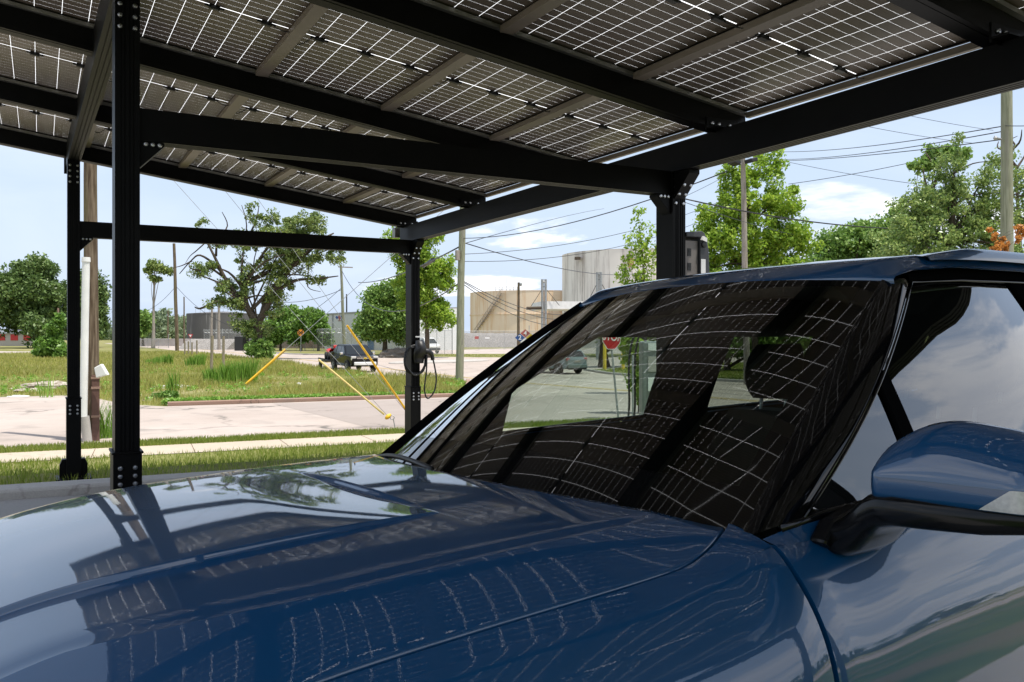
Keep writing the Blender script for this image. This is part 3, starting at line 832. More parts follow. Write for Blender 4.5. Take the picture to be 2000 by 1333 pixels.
for sgn in (1, -1):
    # front wing: top strip plus side
    cm = side_panel('front_wing', -1.44, -.008, sgn, 44)
    P = []
    for x in frange(-1.44, -.010, 60):
        y0 = yH(x)+.0042; row = [(x, sgn*y0, T(x,y0)-.028),(x, sgn*(y0+.0012), T(x,y0)-.004)]
        row += [(x, sgn*lerp(y0+.002, .835, k/12)*(1 if k < 12 else plan(x)), T(x, lerp(y0+.002,.835,k/12))) for k in range(13)]
        P.append(row)
    cm.grid(P)
    cm.build('front_wing', M['blue'], smooth=True, angle=52)
    # doors and rear quarter
    d1 = side_panel('front_door', .002, 1.16, sgn, 40)
    P = []
    for x in frange(.002, 1.16, 30):
        yt = smooth1(x, [0,.15,.5,1.16],[.802,.822,.862,.892]); zt_ = pw(x,[0,.12,.3,1.16],[1.188,1.212,1.226,1.25])
        P.append([(x, sgn*lerp(side_y(0,x), yt, k/4), lerp(ztop(x), zt_, k/4)) for k in range(5)])
    d1.grid(P)
    o = d1.build('front_door', M['blue'], smooth=True, angle=52)
    hb = CM(); hb.box((.93, sgn*.962, 1.06),(.20,.02,.022)); hb.build('door_handle', M['gloss_black'], o, bevel=.006)
    d2 = side_panel('rear_door', 1.167, 2.06, sgn, 30)
    P = [[(x, sgn*lerp(side_y(0,x), .888, k/4), lerp(ztop(x), pw(x,[1.16,2.06],[1.25,1.275]), k/4)) for k in range(5)] for x in frange(1.167,2.06,14)]
    d2.grid(P); o = d2.build('rear_door', M['blue'], smooth=True, angle=52)
    hb = CM(); hb.box((1.85, sgn*.965, 1.08),(.20,.02,.022)); hb.build('door_handle', M['gloss_black'], o, bevel=.006)
    d3 = side_panel('rear_wing', 2.067, 3.52, sgn, 40)
    P = [[(x, sgn*lerp(side_y(0,x), .862*plan(x), k/4), lerp(ztop(x), pw(x,[2.06,3.52],[1.275,1.31]), k/4)) for k in range(5)] for x in frange(2.067,3.52,14)]
    d3.grid(P); d3.build('rear_wing', M['blue'], smooth=True)
    # sill and arches
    s = CM(); s.box((.9, sgn*.90, .33),(2.2,.06,.16)); s.build('sill', M['black_plastic'], bevel=.02)
    for wx in WHX:
        t = CM()
        n = 40
        prof = [(.395,-.11),(.395,.09),(.375,.118),(.27,.125),(.27,-.12)]
        for (r0,w0),(r1,w1) in zip(prof, prof[1:]):
            t.grid([[(wx+r*math.cos(2*PI*k/n), sgn*(.845+w), .40+r*math.sin(2*PI*k/n)) for r, w in ((r0,w0),(r1,w1))] for k in range(n+1)])
        w = t.build('wheel', M['rubber'], smooth=True, angle=40)
        h = CM()
        for k in range(5):
            a = 2*PI*k/5
            h.tube([(wx+.04*math.cos(a), sgn*.95, .40+.04*math.sin(a)),(wx+.26*math.cos(a), sgn*.955, .40+.26*math.sin(a))], [.035,.022], 6)
        h.tube([(wx, sgn*.90, .40),(wx, sgn*.965, .40)], .06, 16)
        h.build('rim', M['galv'], w, smooth=True, angle=40)
# nose, tail, floor
P = []
for z in frange(.28,1.06,14):
    row = []
    for y in frange(-1,1,30):
        yy = y*.80; bow = -.10*(1-abs(y)**2.4)
        row.append((-1.44+bow+.03*((z-.7)/.4)**2, yy, z))
    P.append(row)
cm = CM(); cm.grid(P); nose = cm.build('front_bumper', M['blue'], smooth=True)
cm = CM(); cm.box((-1.545,0,.42),(.06,1.1,.16)); cm.build('air_intake', M['black_plastic'], nose, bevel=.02)
for sgn in (1,-1):
    cm = CM(); cm.box((-1.47,sgn*.62,.83),(.07,.14,.24)); cm.build('headlight', M['lens'], bevel=.02)
cm = CM(); cm.grid([[(3.52+.09*(1-(y/.84)**2)-.25*max(0,(z-1.25)/.5), y*(1-.22*max(0,(z-1.25)/.5)), z) for y in frange(-.84,.84,20)] for z in frange(.32,1.76,16)])
cm.build('tailgate', M['blue'], smooth=True)
cm = CM(); cm.box((1.0,0,.29),(4.6,1.7,.05)); cm.build('floor_pan', M['interior'])
# windscreen ---------------------------------------------------------
def ws(u, v):
    # u -1..1 across, v 0..1 up
    yb = u*.775; yt = u*.605
    xb_ = xb(yb)+.012; zb = 1.228 - .012*u*u - (.030 if abs(u)>.9 else .030*(abs(u)/.9)**2)
    xt_ = .615+.105*u*u; zt = 1.742-.022*u*u
    bul = math.sin(PI*v)*.017
    y = lerp(yb, yt, v); x = lerp(xb_, xt_, v)-bul*.55; z = lerp(zb, zt, v)+bul*.83
    return (x, y, z)
nu, nv = 40, 24
me = bpy.data.meshes.new('windscreen'); bm = bmesh.new(); uvl = bm.loops.layers.uv.new('UVMap')
G = [[bm.verts.new(K(ws(-1+2*i/nu, j/nv))) for i in range(nu+1)] for j in range(nv+1)]
for j in range(nv):
    for i in range(nu):
        f = bm.faces.new((G[j][i],G[j][i+1],G[j+1][i+1],G[j+1][i])); f.smooth = True
        for lp, (a, b) in zip(f.loops, ((i,j),(i+1,j),(i+1,j+1),(i,j+1))): lp[uvl].uv = (a/nu, b/nv)
bm.to_mesh(me); bm.free(); me.materials.append(M['windscreen'])
o = bpy.data.objects.new('windscreen', me); C.objects.link(o); o.parent = car
# cowl strip and wiper
cm = CM(); P = []
for u in frange(-1,1,40):
    a = ws(u, 0); P.append([(a[0]-.030,a[1]*1.01,a[2]-.030),(a[0]-.016,a[1]*1.01,a[2]-.004),(a[0]-.004,a[1],a[2]+.003),(a[0]+.008,a[1],a[2]+.006),(a[0]+.02,a[1],a[2]+.0)])
cm.grid(P); cm.build('cowl_seal', M['black_plastic'], smooth=True)
cm = CM(); pts = []
for k in range(16):
    u = lerp(-1.0,-.12,k/15); a = ws(u*.93, .015+.02*math.sin(PI*k/15)); pts.append((a[0]-.020,a[1],a[2]+.012))
cm.tube(pts, .008, 6); cm.build('wiper', M['black_plastic'], smooth=True)
# pillars -------------------------------------------------------------
def sidewin(x, z):
    # half width of the glasshouse side at (x,z)
    zb = pw(x,[0,.12,.3,1.16,2.06,3.4],[1.19,1.214,1.228,1.252,1.277,1.30])
    yb = smooth1(x,[0,.15,.5,1.16,2.06,3.4],[.796,.816,.856,.886,.880,.81])
    t = (z-zb)/(1.74-zb)
    return lerp(yb, smooth1(x,[0,.8,1.2,2.5,3.4],[.572,.604,.630,.634,.58]), max(0,t)) + .019*math.sin(PI*min(1,max(0,t)))
AX = lambda v: (lerp(.115, .815, v), lerp(1.216, 1.712, v))   # front edge of the side glass (x,z)
for sgn in (1,-1):
    cm = CM(); P = []
    for v in frange(0,1,24):
        a = Vector(ws(sgn, v)); x2, z2 = AX(v); b = Vector((x2, sgn*sidewin(x2,z2), z2))
        mid = (a+b)/2; nrm = Vector((-.45, sgn*.8, .42)).normalized()
        c = mid + nrm*(lerp(.050,.036,v) if sgn < 0 else lerp(.030,.024,v))
        row = []
        for k in range(13):
            t = k/12; q = a*(1-t)**2+c*2*t*(1-t)+b*t*t
            row.append(tuple(q))
        up_ = Vector((-.5,sgn*.05,.85))*(1 if sgn < 0 else .22); row[0] = tuple(a+up_*.014); row[1] = tuple(Vector(row[1])+up_*.013); row[2] = tuple(Vector(row[2])+up_*.010); row[3] = tuple(Vector(row[3])+up_*.006)
        row.insert(0, tuple(a+Vector((0,-sgn*.006,-.012))))
        row.append(tuple(b+Vector((.01,-sgn*.02,0))))
        P.append(row)
    cm.grid(P); cm.build('windscreen_pillar', M['gloss_black'] if sgn > 0 else M['trim_black'], smooth=True)
    # thin bright trim along the pillar crease
    cm = CM(); pts = []
    for v in frange(.0,1,20):
        x2, z2 = AX(v); pts.append((x2-.004, sgn*(sidewin(x2,z2)+.004), z2))
    for x in frange(.86,2.9,12): pts.append((x, sgn*(sidewin(x,1.716)+.003), pw(x,[.8,.95,1.5,2.9],[1.708,1.722,1.728,1.70])))
    cm.tube(pts, .0035, 6); cm.build('window_trim', M['gloss_black'] if sgn > 0 else M['trim_black'], smooth=True)
    # side glass: quarter light, front window, rear windows
    def zbelt(x): return pw(x,[0,.12,.3,1.16,2.06,3.4],[1.19,1.214,1.228,1.252,1.277,1.30])+.006
    def zroof(x): return pw(x,[.115,.815,.95,1.5,2.9,3.4],[1.216,1.712,1.722,1.728,1.70,1.62])
    for (nm, xa, xe) in (('quarter_light',.14,.462),('front_window',.505,1.30),('rear_window',1.42,2.28),('cargo_window',2.36,3.25)):
        cm = CM(); P = []
        for x in frange(xa, xe, 14):
            z0, z1 = zbelt(x), max(zbelt(x)+.004, zroof(x))
            P.append([(x, sgn*(sidewin(x, lerp(z0,z1,k/8))-.006), lerp(z0,z1,k/8)) for k in range(9)])
        cm.grid(P); cm.build(nm, M['side_glass'] if sgn > 0 else (M['far_glass'] if xa < 1.4 else M['privacy_glass']), smooth=True)
    # black posts between the panes
    for (xa, xe) in ((.462,.505),(1.30,1.42),(2.28,2.36),(3.25,3.42)):
        cm = CM(); P = []
        for k in range(9):
            row = []
            for x in (xa-.004, xa, xe, xe+.004):
                z0, z1 = zbelt(x), zroof(x); z = lerp(z0, z1, k/8)
                row.append((x, sgn*(sidewin(x,z)+(.004 if x in (xa,xe) else -.03)), z))
            P.append(row)
        cm.grid(P); cm.build('window_post', M['trim_black'], smooth=True, angle=40)
    # belt trim
    cm = CM(); cm.tube([(x, sgn*(sidewin(x,zbelt(x))+.004), zbelt(x)-.004) for x in frange(.05,3.3,24)], .009, 8); cm.build('belt_trim', M['gloss_black'], smooth=True)
    # window header
    cm = CM(); P = []
    for x in frange(.80,3.40,26):
        z0 = zroof(x)-.003; y0 = sidewin(x,z0)
        P.append([(x,sgn*(y0-.03),z0-.012),(x,sgn*(y0+.001),z0),(x,sgn*(y0-.004),z0+.022),(x,sgn*(y0-.008),z0+.034)])
    cm.grid(P); cm.build('window_header', M['trim_black'], smooth=True)
# roof -------------------------------------------------------------------
def zr(x): return smooth1(x, [.6,.66,.74,.85,1.0,1.25,1.7,2.3,3.0,3.45], [1.742,1.766,1.787,1.803,1.816,1.825,1.826,1.812,1.775,1.715])
def yr(x): return pw(x,[.6,.72,.9,2.5,3.45],[.60,.635,.665,.655,.59])
def roofz(x, y):
    w = yr(x); t = min(1, abs(y)/w)
    base = zr(x)
    edge = zroof(x) + .030 if x > .82 else lerp(1.722, zroof(.82)+.030, sstep((x-.6)/.22))
    return base - .022*t*t - max(0, (base-.022-edge))*sstep((t-.86)/.14)
cm = CM(); P = []
for i in range(61):
    s = i/60; row = []
    for t in [-1,-.99,-.975,-.96,-.94,-.92,-.9,-.88,-.86,-.83]+frange(-.8,.8,20)+[.83,.86,.88,.9,.92,.94,.96,.975,.99,1]:
        x0 = .612+.105*t*t
        x = lerp(x0, 3.46, s**1.5); y = t*yr(x)
        dz = 0
        if i == 0: dz = -.004
        row.append((x, y, lerp(1.742-.022*t*t, roofz(x,y), sstep(s*9)**.6)+dz))
    P.append(row)
P.insert(0, [(p[0]+.004,p[1],p[2]-.012) for p in P[0]])
cm.grid(P); cm.build('roof', M['blue'], smooth=True)
for sgn in (1,-1):
    cm = CM(); P = []
    for x in frange(.90,3.2,40):
        t = (x-.90)/2.3; h = .022*min(1, t*9, (1-t)*9); y0 = yr(x)*.90; z0 = roofz(x,y0)
        P.append([(x,sgn*(y0-.03),z0-.002),(x,sgn*(y0-.024),z0+h),(x,sgn*(y0-.010),z0+h+.006),(x,sgn*(y0+.008),z0+h+.003),(x,sgn*(y0+.022),z0+h*.5),(x,sgn*(y0+.03),z0-.010)])
    cm.grid(P); cm.build('roof_rail', M['blue'], smooth=True)
cm = CM(); cm.grid([[(x,y,roofz(x,y)-.045-.02*(1-abs(y)/.7)) for y in frange(-.64,.64,10)] for x in frange(.72,3.4,14)]); cm.build('headliner', M['interior'])
fin = CM(); fin.prism([(2.9,1.79),(3.02,1.87),(3.06,1.87),(3.10,1.77)], -.02, .02, (0,2,1)); fin.build('aerial_fin', M['blue'], bevel=.01)
# interior ------------------------------------------------------------------
cm = CM(); P = []
for u in frange(-1,1,24):
    y = u*.76; h = .020*math.exp(-((y-.38)/.22)**2)
    P.append([(xb(y)+.03,y,1.205-.03*u*u),(xb(y)+.20,y,1.20-.02*u*u+h*.3),(.32+.05*u*u,y,1.185+h),(.46,y,1.17+h),(.50,y,1.13),(.50,y,.80)])
cm.grid(P); cm.build('dashboard', M['dash'], smooth=True, angle=40)
cm = CM(); n = 40; sw = []
for k in range(n+1):
    a = 2*PI*k/n; r = .185
    sw.append((.66-.075*math.sin(a)*0+.06*math.sin(a), .37+r*math.cos(a), 1.10+r*.93*math.sin(a)))
cm.tube(sw, .015, 8, caps=False); st = cm.build('steering_wheel', M['interior'], smooth=True)
cm = CM(); cm.box((.66,.37,1.09),(.05,.16,.11)); cm.box((.66,.37,1.07),(.03,.34,.03)); cm.build('airbag_pad', M['interior'], st, bevel=.015)
def seat(y, x0, w=.50):
    b = CM()
    # backrest loft
    P = []
    for v in frange(0,1,12):
        z = lerp(.62, 1.30, v); xo = x0+.22*v; ww = w*(.5 if v<.7 else .5-.14*((v-.7)/.3)**1.6)
        P.append([(xo+dx, y+s*ww, z) for s, dx in ((-1,.07),(-1,-.05),(-.8,-.075),(0,-.045),(.8,-.075),(1,-.05),(1,.07),(.6,.10),(-.6,.10),(-1,.07))])
    b.grid(P); n = len(P[0]); b.f.append(tuple(len(b.v)-n+k for k in range(n-1)))
    b.box((x0-.26,y,.58),(.54,w,.16))
    s = b.build('seat', M['interior'], smooth=True, angle=50)
    h = CM(); P = []
    for v in frange(0,1,8):
        z = lerp(1.345,1.565,v); ww = .135*(1-.25*abs(2*v-1)**3); xo = x0+.23+.03*v-.02*math.sin(PI*v)
        P.append([(xo+.045*math.cos(a)*(1-.3*abs(2*v-1)**3), y+ww*math.copysign(abs(math.sin(a))**.6, math.sin(a)), z) for a in [2*PI*k/16 for k in range(17)]])
    h.grid(P); n = 17; h.f.append(tuple(range(n-1))); h.f.append(tuple(len(h.v)-n+k for k in range(n-1)))
    h.build('headrest', M['interior'], s, smooth=True)
    p = CM()
    for s_ in (-.06,.06): p.tube([(x0+.215,y+s_,1.27),(x0+.235,y+s_,1.38)], .007, 8)
    p.build('headrest_stem', M['galv'], s)
for yy in (.37,-.37): seat(yy, 1.30)
for yy in (.42,0,-.42): seat(yy, 2.25, .44)
cm = CM(); cm.box((.72,0,.9),(.5,.24,.25)); cm.build('centre_console', M['interior'], bevel=.03)
for sgn in (1,-1):
    cm = CM(); cm.grid([[(x, sgn*(pw(x,[0,1.16,3.4],[.76,.80,.74])-.02*k), lerp(zbelt(x)-.004,.5,k/3)) for k in range(4)] for x in frange(.1,3.3,16)])
    cm.build('door_lining', M['interior'])
    # wide lining inside the windscreen pillar, down to the foot of the quarter light
    cm = CM(); P = []
    for v in frange(0, 1, 20):
        x2, z2 = AX(v); xo = x2-.06; zi = z2
        xi = max(.50, pw(z2, [1.21,1.40,1.70], [.50,.50,1.02]))
        P.append([(lerp(xo, xi, k/6), sgn*(sidewin(lerp(xo,xi,k/6), z2)-.035-.012*math.sin(PI*k/6)), zi) for k in range(7)])
    cm.grid(P); cm.build('windscreen_pillar_lining', M['interior'], smooth=True)
    # inner pillar trim
    for (xa, xe) in ((1.27,1.66),(2.24,2.50)):
        cm = CM(); cm.grid([[(x, sgn*(sidewin(x,z)-.04), z) for x in (xa,xe)] for z in frange(1.2,1.72,6)]); cm.build('pillar_lining', M['interior'])
for sgn in (1,-1):
    cm = CM(); cm.grid([[(x, sgn*(sidewin(x,z)-.03-dy), z) for z, dy in ((1.75,.0),(1.635,.012),(1.606,.03),(1.60,.05),(1.64,.10),(1.74,.16))] for x in frange(.74,3.3,16)]); cm.build('roof_rail_lining', M['interior'], smooth=True)
cm = CM(); cm.box((.60,0,1.625),(.03,.24,.065)); cm.tube([(.60,0,1.65),(.64,0,1.70)], .012, 8); cm.build('rear_view_mirror', M['interior'], bevel=.01)
# door mirrors ------------------------------------------------------------------
def mirror(sgn):
    # housing: lofted from the inboard end to the outer end
    SEC = [(.12,0),(.05,.006),(.015,.03),(0,.09),(0,.20),(0,.28),(.004,.33),(.02,.40),(.06,.50),(.13,.63),(.22,.76),(.34,.88),(.48,.96),(.64,1.0),(.80,.985),(.92,.92),(.985,.80),(1,.6),(1,.2),(.98,.05),(.92,.006),(.8,0),(.45,0)]
    HY = [.936,.940,.948,.961,.976,.991,1.01,1.03,1.07,1.13,1.19,1.23,1.252,1.266,1.272]
    HH = [.040,.054,.070,.091,.105,.116,.125,.132,.138,.132,.122,.114,.104,.088,.060]
    ZB = 1.276
    def mx0(y): return .098 + .055*max(0,(.975-y)/.039)**2.2 + .05*max(0,(y-1.19)/.082)**2 + .02*(y-.936)/.33
    def mxw(y): return .142 - .055*max(0,(.975-y)/.039)**2 - .05*max(0,(y-1.19)/.082)**2
    def hpt(y, fx, fz):
        h_ = smooth1(y, HY, HH); bd = min(.040, h_*.62)
        z = fz/.30*bd if fz <= .30 else bd+(fz-.30)/.70*(h_-bd)
        lift = .012*max(0,(.952-y)/.016)**2
        return (mx0(y)+fx*mxw(y), sgn*y, ZB+lift+z)
    hb = CM(); P = []
    yy_ = sorted(set(list(np.linspace(.936,.98,14))+list(np.linspace(.99,1.22,18))+list(np.linspace(1.23,1.272,10))))
    for y in yy_: P.append([hpt(float(y), fx, fz) for fx, fz in SEC+[SEC[0]]])
    def cap(row, dy):
        cx_ = sum(p[0] for p in row)/len(row); cz_ = sum(p[2] for p in row)/len(row)
        return [[(lerp(cx_,p[0],k), p[1]+sgn*dy*q, lerp(cz_,p[2],k)) for p in row] for k, q in ((.93,.6),(.75,.9),(.4,1.0),(.02,1.02))]
    P = list(reversed(cap(P[0], -.006)))+P+cap(P[-1], .008)
    hb.grid(P); h = hb.build('door_mirror', M['blue'], smooth=True)
    g = CM(); g.grid([[(mx0(y)+mxw(y)+.002, sgn*y, ZB+.012+.085*v) for v in frange(0,1,6)] for y in frange(.98,1.22,8)]); g.build('mirror_glass', M['chrome'], h, smooth=True)
    l = CM(); P = []
    for i in range(25):
        t = i/24; y = lerp(1.145, 1.268, t); top = .27*min(1, t*2.6)
        P.append([(lambda q: (q[0]-.0022, q[1]+sgn*.0012*t, q[2]))(hpt(y, 0 if .03+top*k/6 > .085 else .015*(1-(.03+top*k/6)/.085), .03+top*k/6)) for k in range(7)])
    l.grid(P); l.build('indicator_lens', M['lens'], h, smooth=True)
    # black lower shell and arm
    a = CM(); P = []
    prof = [(.835,1.182,.205,.085,.024),(.865,1.182,.205,.085,.034),(.89,1.192,.200,.085,.042),(.915,1.213,.194,.084,.046),(.94,1.237,.188,.082,.041),(.965,1.252,.182,.080,.034),(1.0,1.257,.172,.080,.030),(1.06,1.258,.178,.078,.029),(1.14,1.259,.188,.072,.027),(1.20,1.262,.198,.062,.022),(1.24,1.266,.204,.045,.014)]
    for (y, z, x, rx, rz_) in prof:
        P.append([(x+rx*math.copysign(abs(math.cos(q))**.45, math.cos(q)), sgn*y, z+rz_*math.copysign(abs(math.sin(q))**.45, math.sin(q))) for q in [2*PI*k/24 for k in range(25)]])
    a.grid(P); a.f.append(tuple(range(24))); n = len(a.v); a.f.append(tuple(n-25+k for k in range(24)))
    arm = a.build('mirror_arm', M['satin_black'], h, smooth=True)
    b = CM()
    b.prism([(.095,1.178),(.13,1.215),(.22,1.236),(.30,1.226),(.29,1.185),(.22,1.150),(.15,1.148)], sgn*.832, sgn*.868, (0,2,1))
    b.build('mirror_foot', M['satin_black'], h, bevel=.008)
mirror(1)
# ---------------------------------------------------------------- trees, shrubs, grass
def leaves_mesh(name, centres, radii, per, size, m, parent, seed, flat=.0, aspect=.55, droop=0):
    rg = np.random.default_rng(seed)
    centres = np.asarray(centres, float); radii = np.asarray(radii, float)
    n = len(centres)*per
    idx = np.repeat(np.arange(len(centres)), per)
    d = rg.normal(size=(n,3)); d /= np.linalg.norm(d, axis=1)[:,None]
    r = rg.random(n)**.45
    p = centres[idx] + d*(r*radii[idx])[:,None]*np.array([1,1,.8])
    if droop: p[:,2] -= droop*rg.random(n)
    a = rg.normal(size=(n,3)); a[:,2] *= (1-flat); a[:,2] -= droop; a /= np.linalg.norm(a, axis=1)[:,None]
    b = rg.normal(size=(n,3)); b[:,2] *= (1-flat)
    b -= a*(a*b).sum(1)[:,None]; b /= np.linalg.norm(b, axis=1)[:,None]
    s = size*(.6+.8*rg.random(n))[:,None]
    c = np.cross(a, b)
    q = np.stack([p-a*s, p+b*s*aspect+c*s*.18, p+a*s, p-b*s*aspect+c*s*.18], 1).reshape(-1,3)
    me = bpy.data.meshes.new(name)
    me.vertices.add(4*n); me.vertices.foreach_set('co', q.ravel())
    me.loops.add(4*n); me.loops.foreach_set('vertex_index', np.arange(4*n, dtype=np.int32))
    me.polygons.add(n); me.polygons.foreach_set('loop_start', np.arange(0,4*n,4,dtype=np.int32)); me.polygons.foreach_set('loop_total', np.full(n,4,dtype=np.int32))
    me.update(); me.validate()
    me.materials.append(m)
    o = bpy.data.objects.new(name, me); C.objects.link(o)
    if parent is not None: o.parent = parent
    return o
def px_lobes(lobes, d, origin):
    out = []
    for l in lobes:
        px, py, rx, ry = l[:4]; dd = l[4] if len(l) > 4 else 0
        k = d/FPX
        c = at(px, py, d) + Vector(FW)*dd
        out.append((c-origin, rx*k, ry*k))
    return out
def tree(name, label, px, d, trunk_px, lobes, leafm, clumps, per, lsize, crad, seed, r0=.3, barkm=None, group=None, cat='tree', limbs=10, droop=0, depthf=.85, base=None, bare=()):
    o0 = on(px, d) if base is None else Vector(base)
    root = thing(name, label, cat, o0, 0, group)
    rg = np.random.default_rng(seed)
    k = d/FPX
    # trunk
    tp = [Vector((0,0,-.3))] + [at(a, b, d)-o0 for a, b in trunk_px]
    n = len(tp)
    rs = [r0*(1.25 if i == 0 else 1-.72*i/(n-1)) for i in range(n)]
    tm = MB(); tm.tube(smooth_pts(tp, 4), [lerp(rs[min(i//4, n-2)], rs[min(i//4+1, n-1)], (i%4)/4) for i in range((n-1)*4)]+[rs[-1]], 9)
    L = px_lobes(lobes, d, o0)
    vols = np.array([rx*rx*rz for _, rx, rz in L])**.75; vols /= vols.sum()
    cs = []; rr = []
    for (c, rx, rz), w in zip(L, vols):
        m = max(3, int(round(clumps*w)))
        dv = rg.normal(size=(m,3)); dv /= np.linalg.norm(dv, axis=1)[:,None]
        r = (.25+.75*rg.random(m)**.55)
        f = np.array(FW); rt = np.array(RT)
        loc = (dv[:,0]*r*rx)[:,None]*rt + (dv[:,1]*r*rx*depthf)[:,None]*f + (dv[:,2]*r*rz)[:,None]*np.array([0,0,1])
        cs.append(np.array(c)+loc); rr.append(crad*(.55+.9*rg.random(m)))
    cs = np.concatenate(cs); rr = np.concatenate(rr)
    # limbs to some clumps
    pick = rg.choice(len(cs), min(limbs, len(cs)), replace=False)
    for q in pick:
        e = Vector(cs[q]); i = rg.integers(max(1,n//2), n); s = tp[i]
        # leave the trunk below the clump
        if s.z > e.z: s = tp[max(1, n//2)]
        midp = s.lerp(e, .5)+Vector((rg.normal()*.06, rg.normal()*.06, .10))*(e-s).length
        ra = r0*.30*(.6+.5*rg.random())
        tm.tube(smooth_pts([s, midp, e], 4), [lerp(ra, ra*.18, t/8) for t in range(9)], 5)
    for poly in bare:   # bare limbs given as (px,py) runs with a start radius
        pts = [at(a, b, d)+Vector(FW)*rg.normal()*.3-o0 for a, b in poly[1:]]
        sp = smooth_pts(pts, 4); tm.tube(sp, [lerp(poly[0], poly[0]*.25, t/(len(sp)-1)) for t in range(len(sp))], 6)
    tm.build('trunk', barkm or M['bark'], root, smooth=True)
    leaves_mesh('crown', cs, rr, per, lsize, leafm, root, seed+1, droop=droop)
    return root
# left side: oaks beyond the field
tree('oak_tree', 'broad dark green oak at the far left beyond the field, left of the black posts', 72, 150, [(74,660),(70,630),(66,600)],
     [(20,605,48,52),(75,590,58,62),(60,535,32,30),(118,600,30,48,3),(-30,600,45,55),(30,570,40,40,-3),(88,530,24,22),(100,640,30,24,-4)], M['leaf_oak'], 380, 130, .31, 1.7, 11, .75, group='big oaks past the field')
tree('oak_tree', 'dense green oak seen in the gap between the two left black posts', 186, 158, [(186,665),(184,640),(182,610)],
     [(180,600,24,48),(168,560,20,30),(186,570,14,34),(183,640,20,26,-2),(196,650,12,18)], M['leaf_oak'], 150, 120, .31, 1.5, 12, .6, group='big oaks past the field')
tree('leafy_tree', 'small leafy tree right of the thick black post at the edge of the far wood', 280, 170, [(279,665),(279,640)], [(277,625,13,16),(270,645,16,14)], M['leaf_mid'], 50, 60, .4, 1.2, 13, .3)
tree('vine_shrub', 'yellow-green vine mounded over an old post in front of the far left oak', 104, 89, [(104,680),(106,655)],
     [(108,650,13,24),(98,675,24,16),(85,688,22,10),(116,625,7,12),(125,690,20,12)], M['leaf_dense'], 110, 70, .20, .55, 14, .12, cat='shrub')
pm = MB(); b0 = on(113.5, 90); pm.tube([b0+Vector((0,0,-.2)), at(113.5,602,90)], .10, 8); tag(pm.build('wooden_stake', M['kerb_red']), 'thin reddish stake standing out of the vine mound by the far left oak', 'stake')
# far wood behind the yards: one mass
fw = MB()
cs = []; rr = []
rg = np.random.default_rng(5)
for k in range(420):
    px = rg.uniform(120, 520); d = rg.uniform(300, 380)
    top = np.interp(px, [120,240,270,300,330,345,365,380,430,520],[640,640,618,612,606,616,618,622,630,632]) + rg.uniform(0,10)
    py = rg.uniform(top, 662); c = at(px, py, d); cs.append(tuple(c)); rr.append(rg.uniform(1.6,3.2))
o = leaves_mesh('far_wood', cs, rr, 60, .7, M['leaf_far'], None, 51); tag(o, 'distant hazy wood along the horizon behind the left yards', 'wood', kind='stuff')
cs = []; rr = []
for k in range(420):
    x = rg.uniform(-110, 170); y = rg.uniform(-95, -75)
    zt = 7+3.5*math.sin(x*.13)+2*math.sin(x*.41); cs.append((x, y, rg.uniform(-1, zt))); rr.append(rg.uniform(1.5,3))
o = leaves_mesh('roadside_wood', cs, rr, 40, .9, M['leaf_oak'], None, 52); tag(o, 'line of dark trees across the road behind the viewer, mirrored in the car door', 'wood', kind='stuff')
# the half-dead vine covered tree
tree('vine_covered_tree', 'half bare old tree with vine clad forked trunk in the middle of the field edge', 508, 87,
     [(507,690),(506,660),(502,636),(488,610),(478,585),(472,560)],
     [(478,540,18,55),(470,590,20,35),(500,640,30,22),(530,600,25,30),(545,560,30,34),(540,510,38,34),(585,505,40,26),(560,460,48,30),(600,440,46,24),(640,480,30,22),(660,500,20,14),(520,430,24,22),(486,410,12,20),(425,470,22,12),(408,520,26,10),(440,560,30,14),(430,590,34,12),(388,530,18,14),(480,640,24,18),(395,438,14,7),(470,480,16,30),(610,545,24,10),(500,470,26,26)],
     M['leaf_vine'], 440, 75, .125, .55, 21, .62, limbs=30, depthf=1.0,
     bare=((.42,(500,640),(515,610),(535,575),(552,530),(565,480)),(.30,(552,530),(590,500),(630,470),(650,455)),(.24,(540,570),(575,548),(620,545),(662,540)),(.30,(488,610),(465,580),(440,545),(420,500),(405,470)),(.24,(475,590),(440,590),(420,592),(392,603),(378,600)),(.16,(440,545),(412,525),(403,530)),(.16,(440,550),(420,520),(395,500),(375,510),(350,535)),(.13,(420,500),(428,470),(440,440),(435,415)),(.12,(472,560),(478,500),(480,440),(470,400)),(.12,(480,470),(500,430),(505,402)),(.10,(590,500),(600,520),(600,560),(625,570)),(.10,(400,530),(375,525),(368,510)),(.10,(565,480),(600,440),(640,430)),(.08,(405,470),(385,490),(370,500),(366,515)),(.08,(375,510),(355,520),(335,525))))
tree('leafy_shrub', 'low green shrub at the foot of the vine covered tree', 520, 86, [(520,690)], [(515,682,14,18),(492,684,10,16),(525,692,10,10)], M['leaf_mid'], 40, 60, .16, .45, 22, .08, cat='shrub')
tree('pole_top_tree', 'thin bare pole-like trunk with a tuft of leaves on top, far left yard', 299, 146, [(300,640),(300,600),(301,560),(302,530)], [(300,519,12,9),(318,526,13,6),(328,529,8,5),(291,530,6,7),(304,543,9,6)], M['leaf_vine'], 46, 70, .22, .7, 23, .30, barkm=M['pole_grey'])
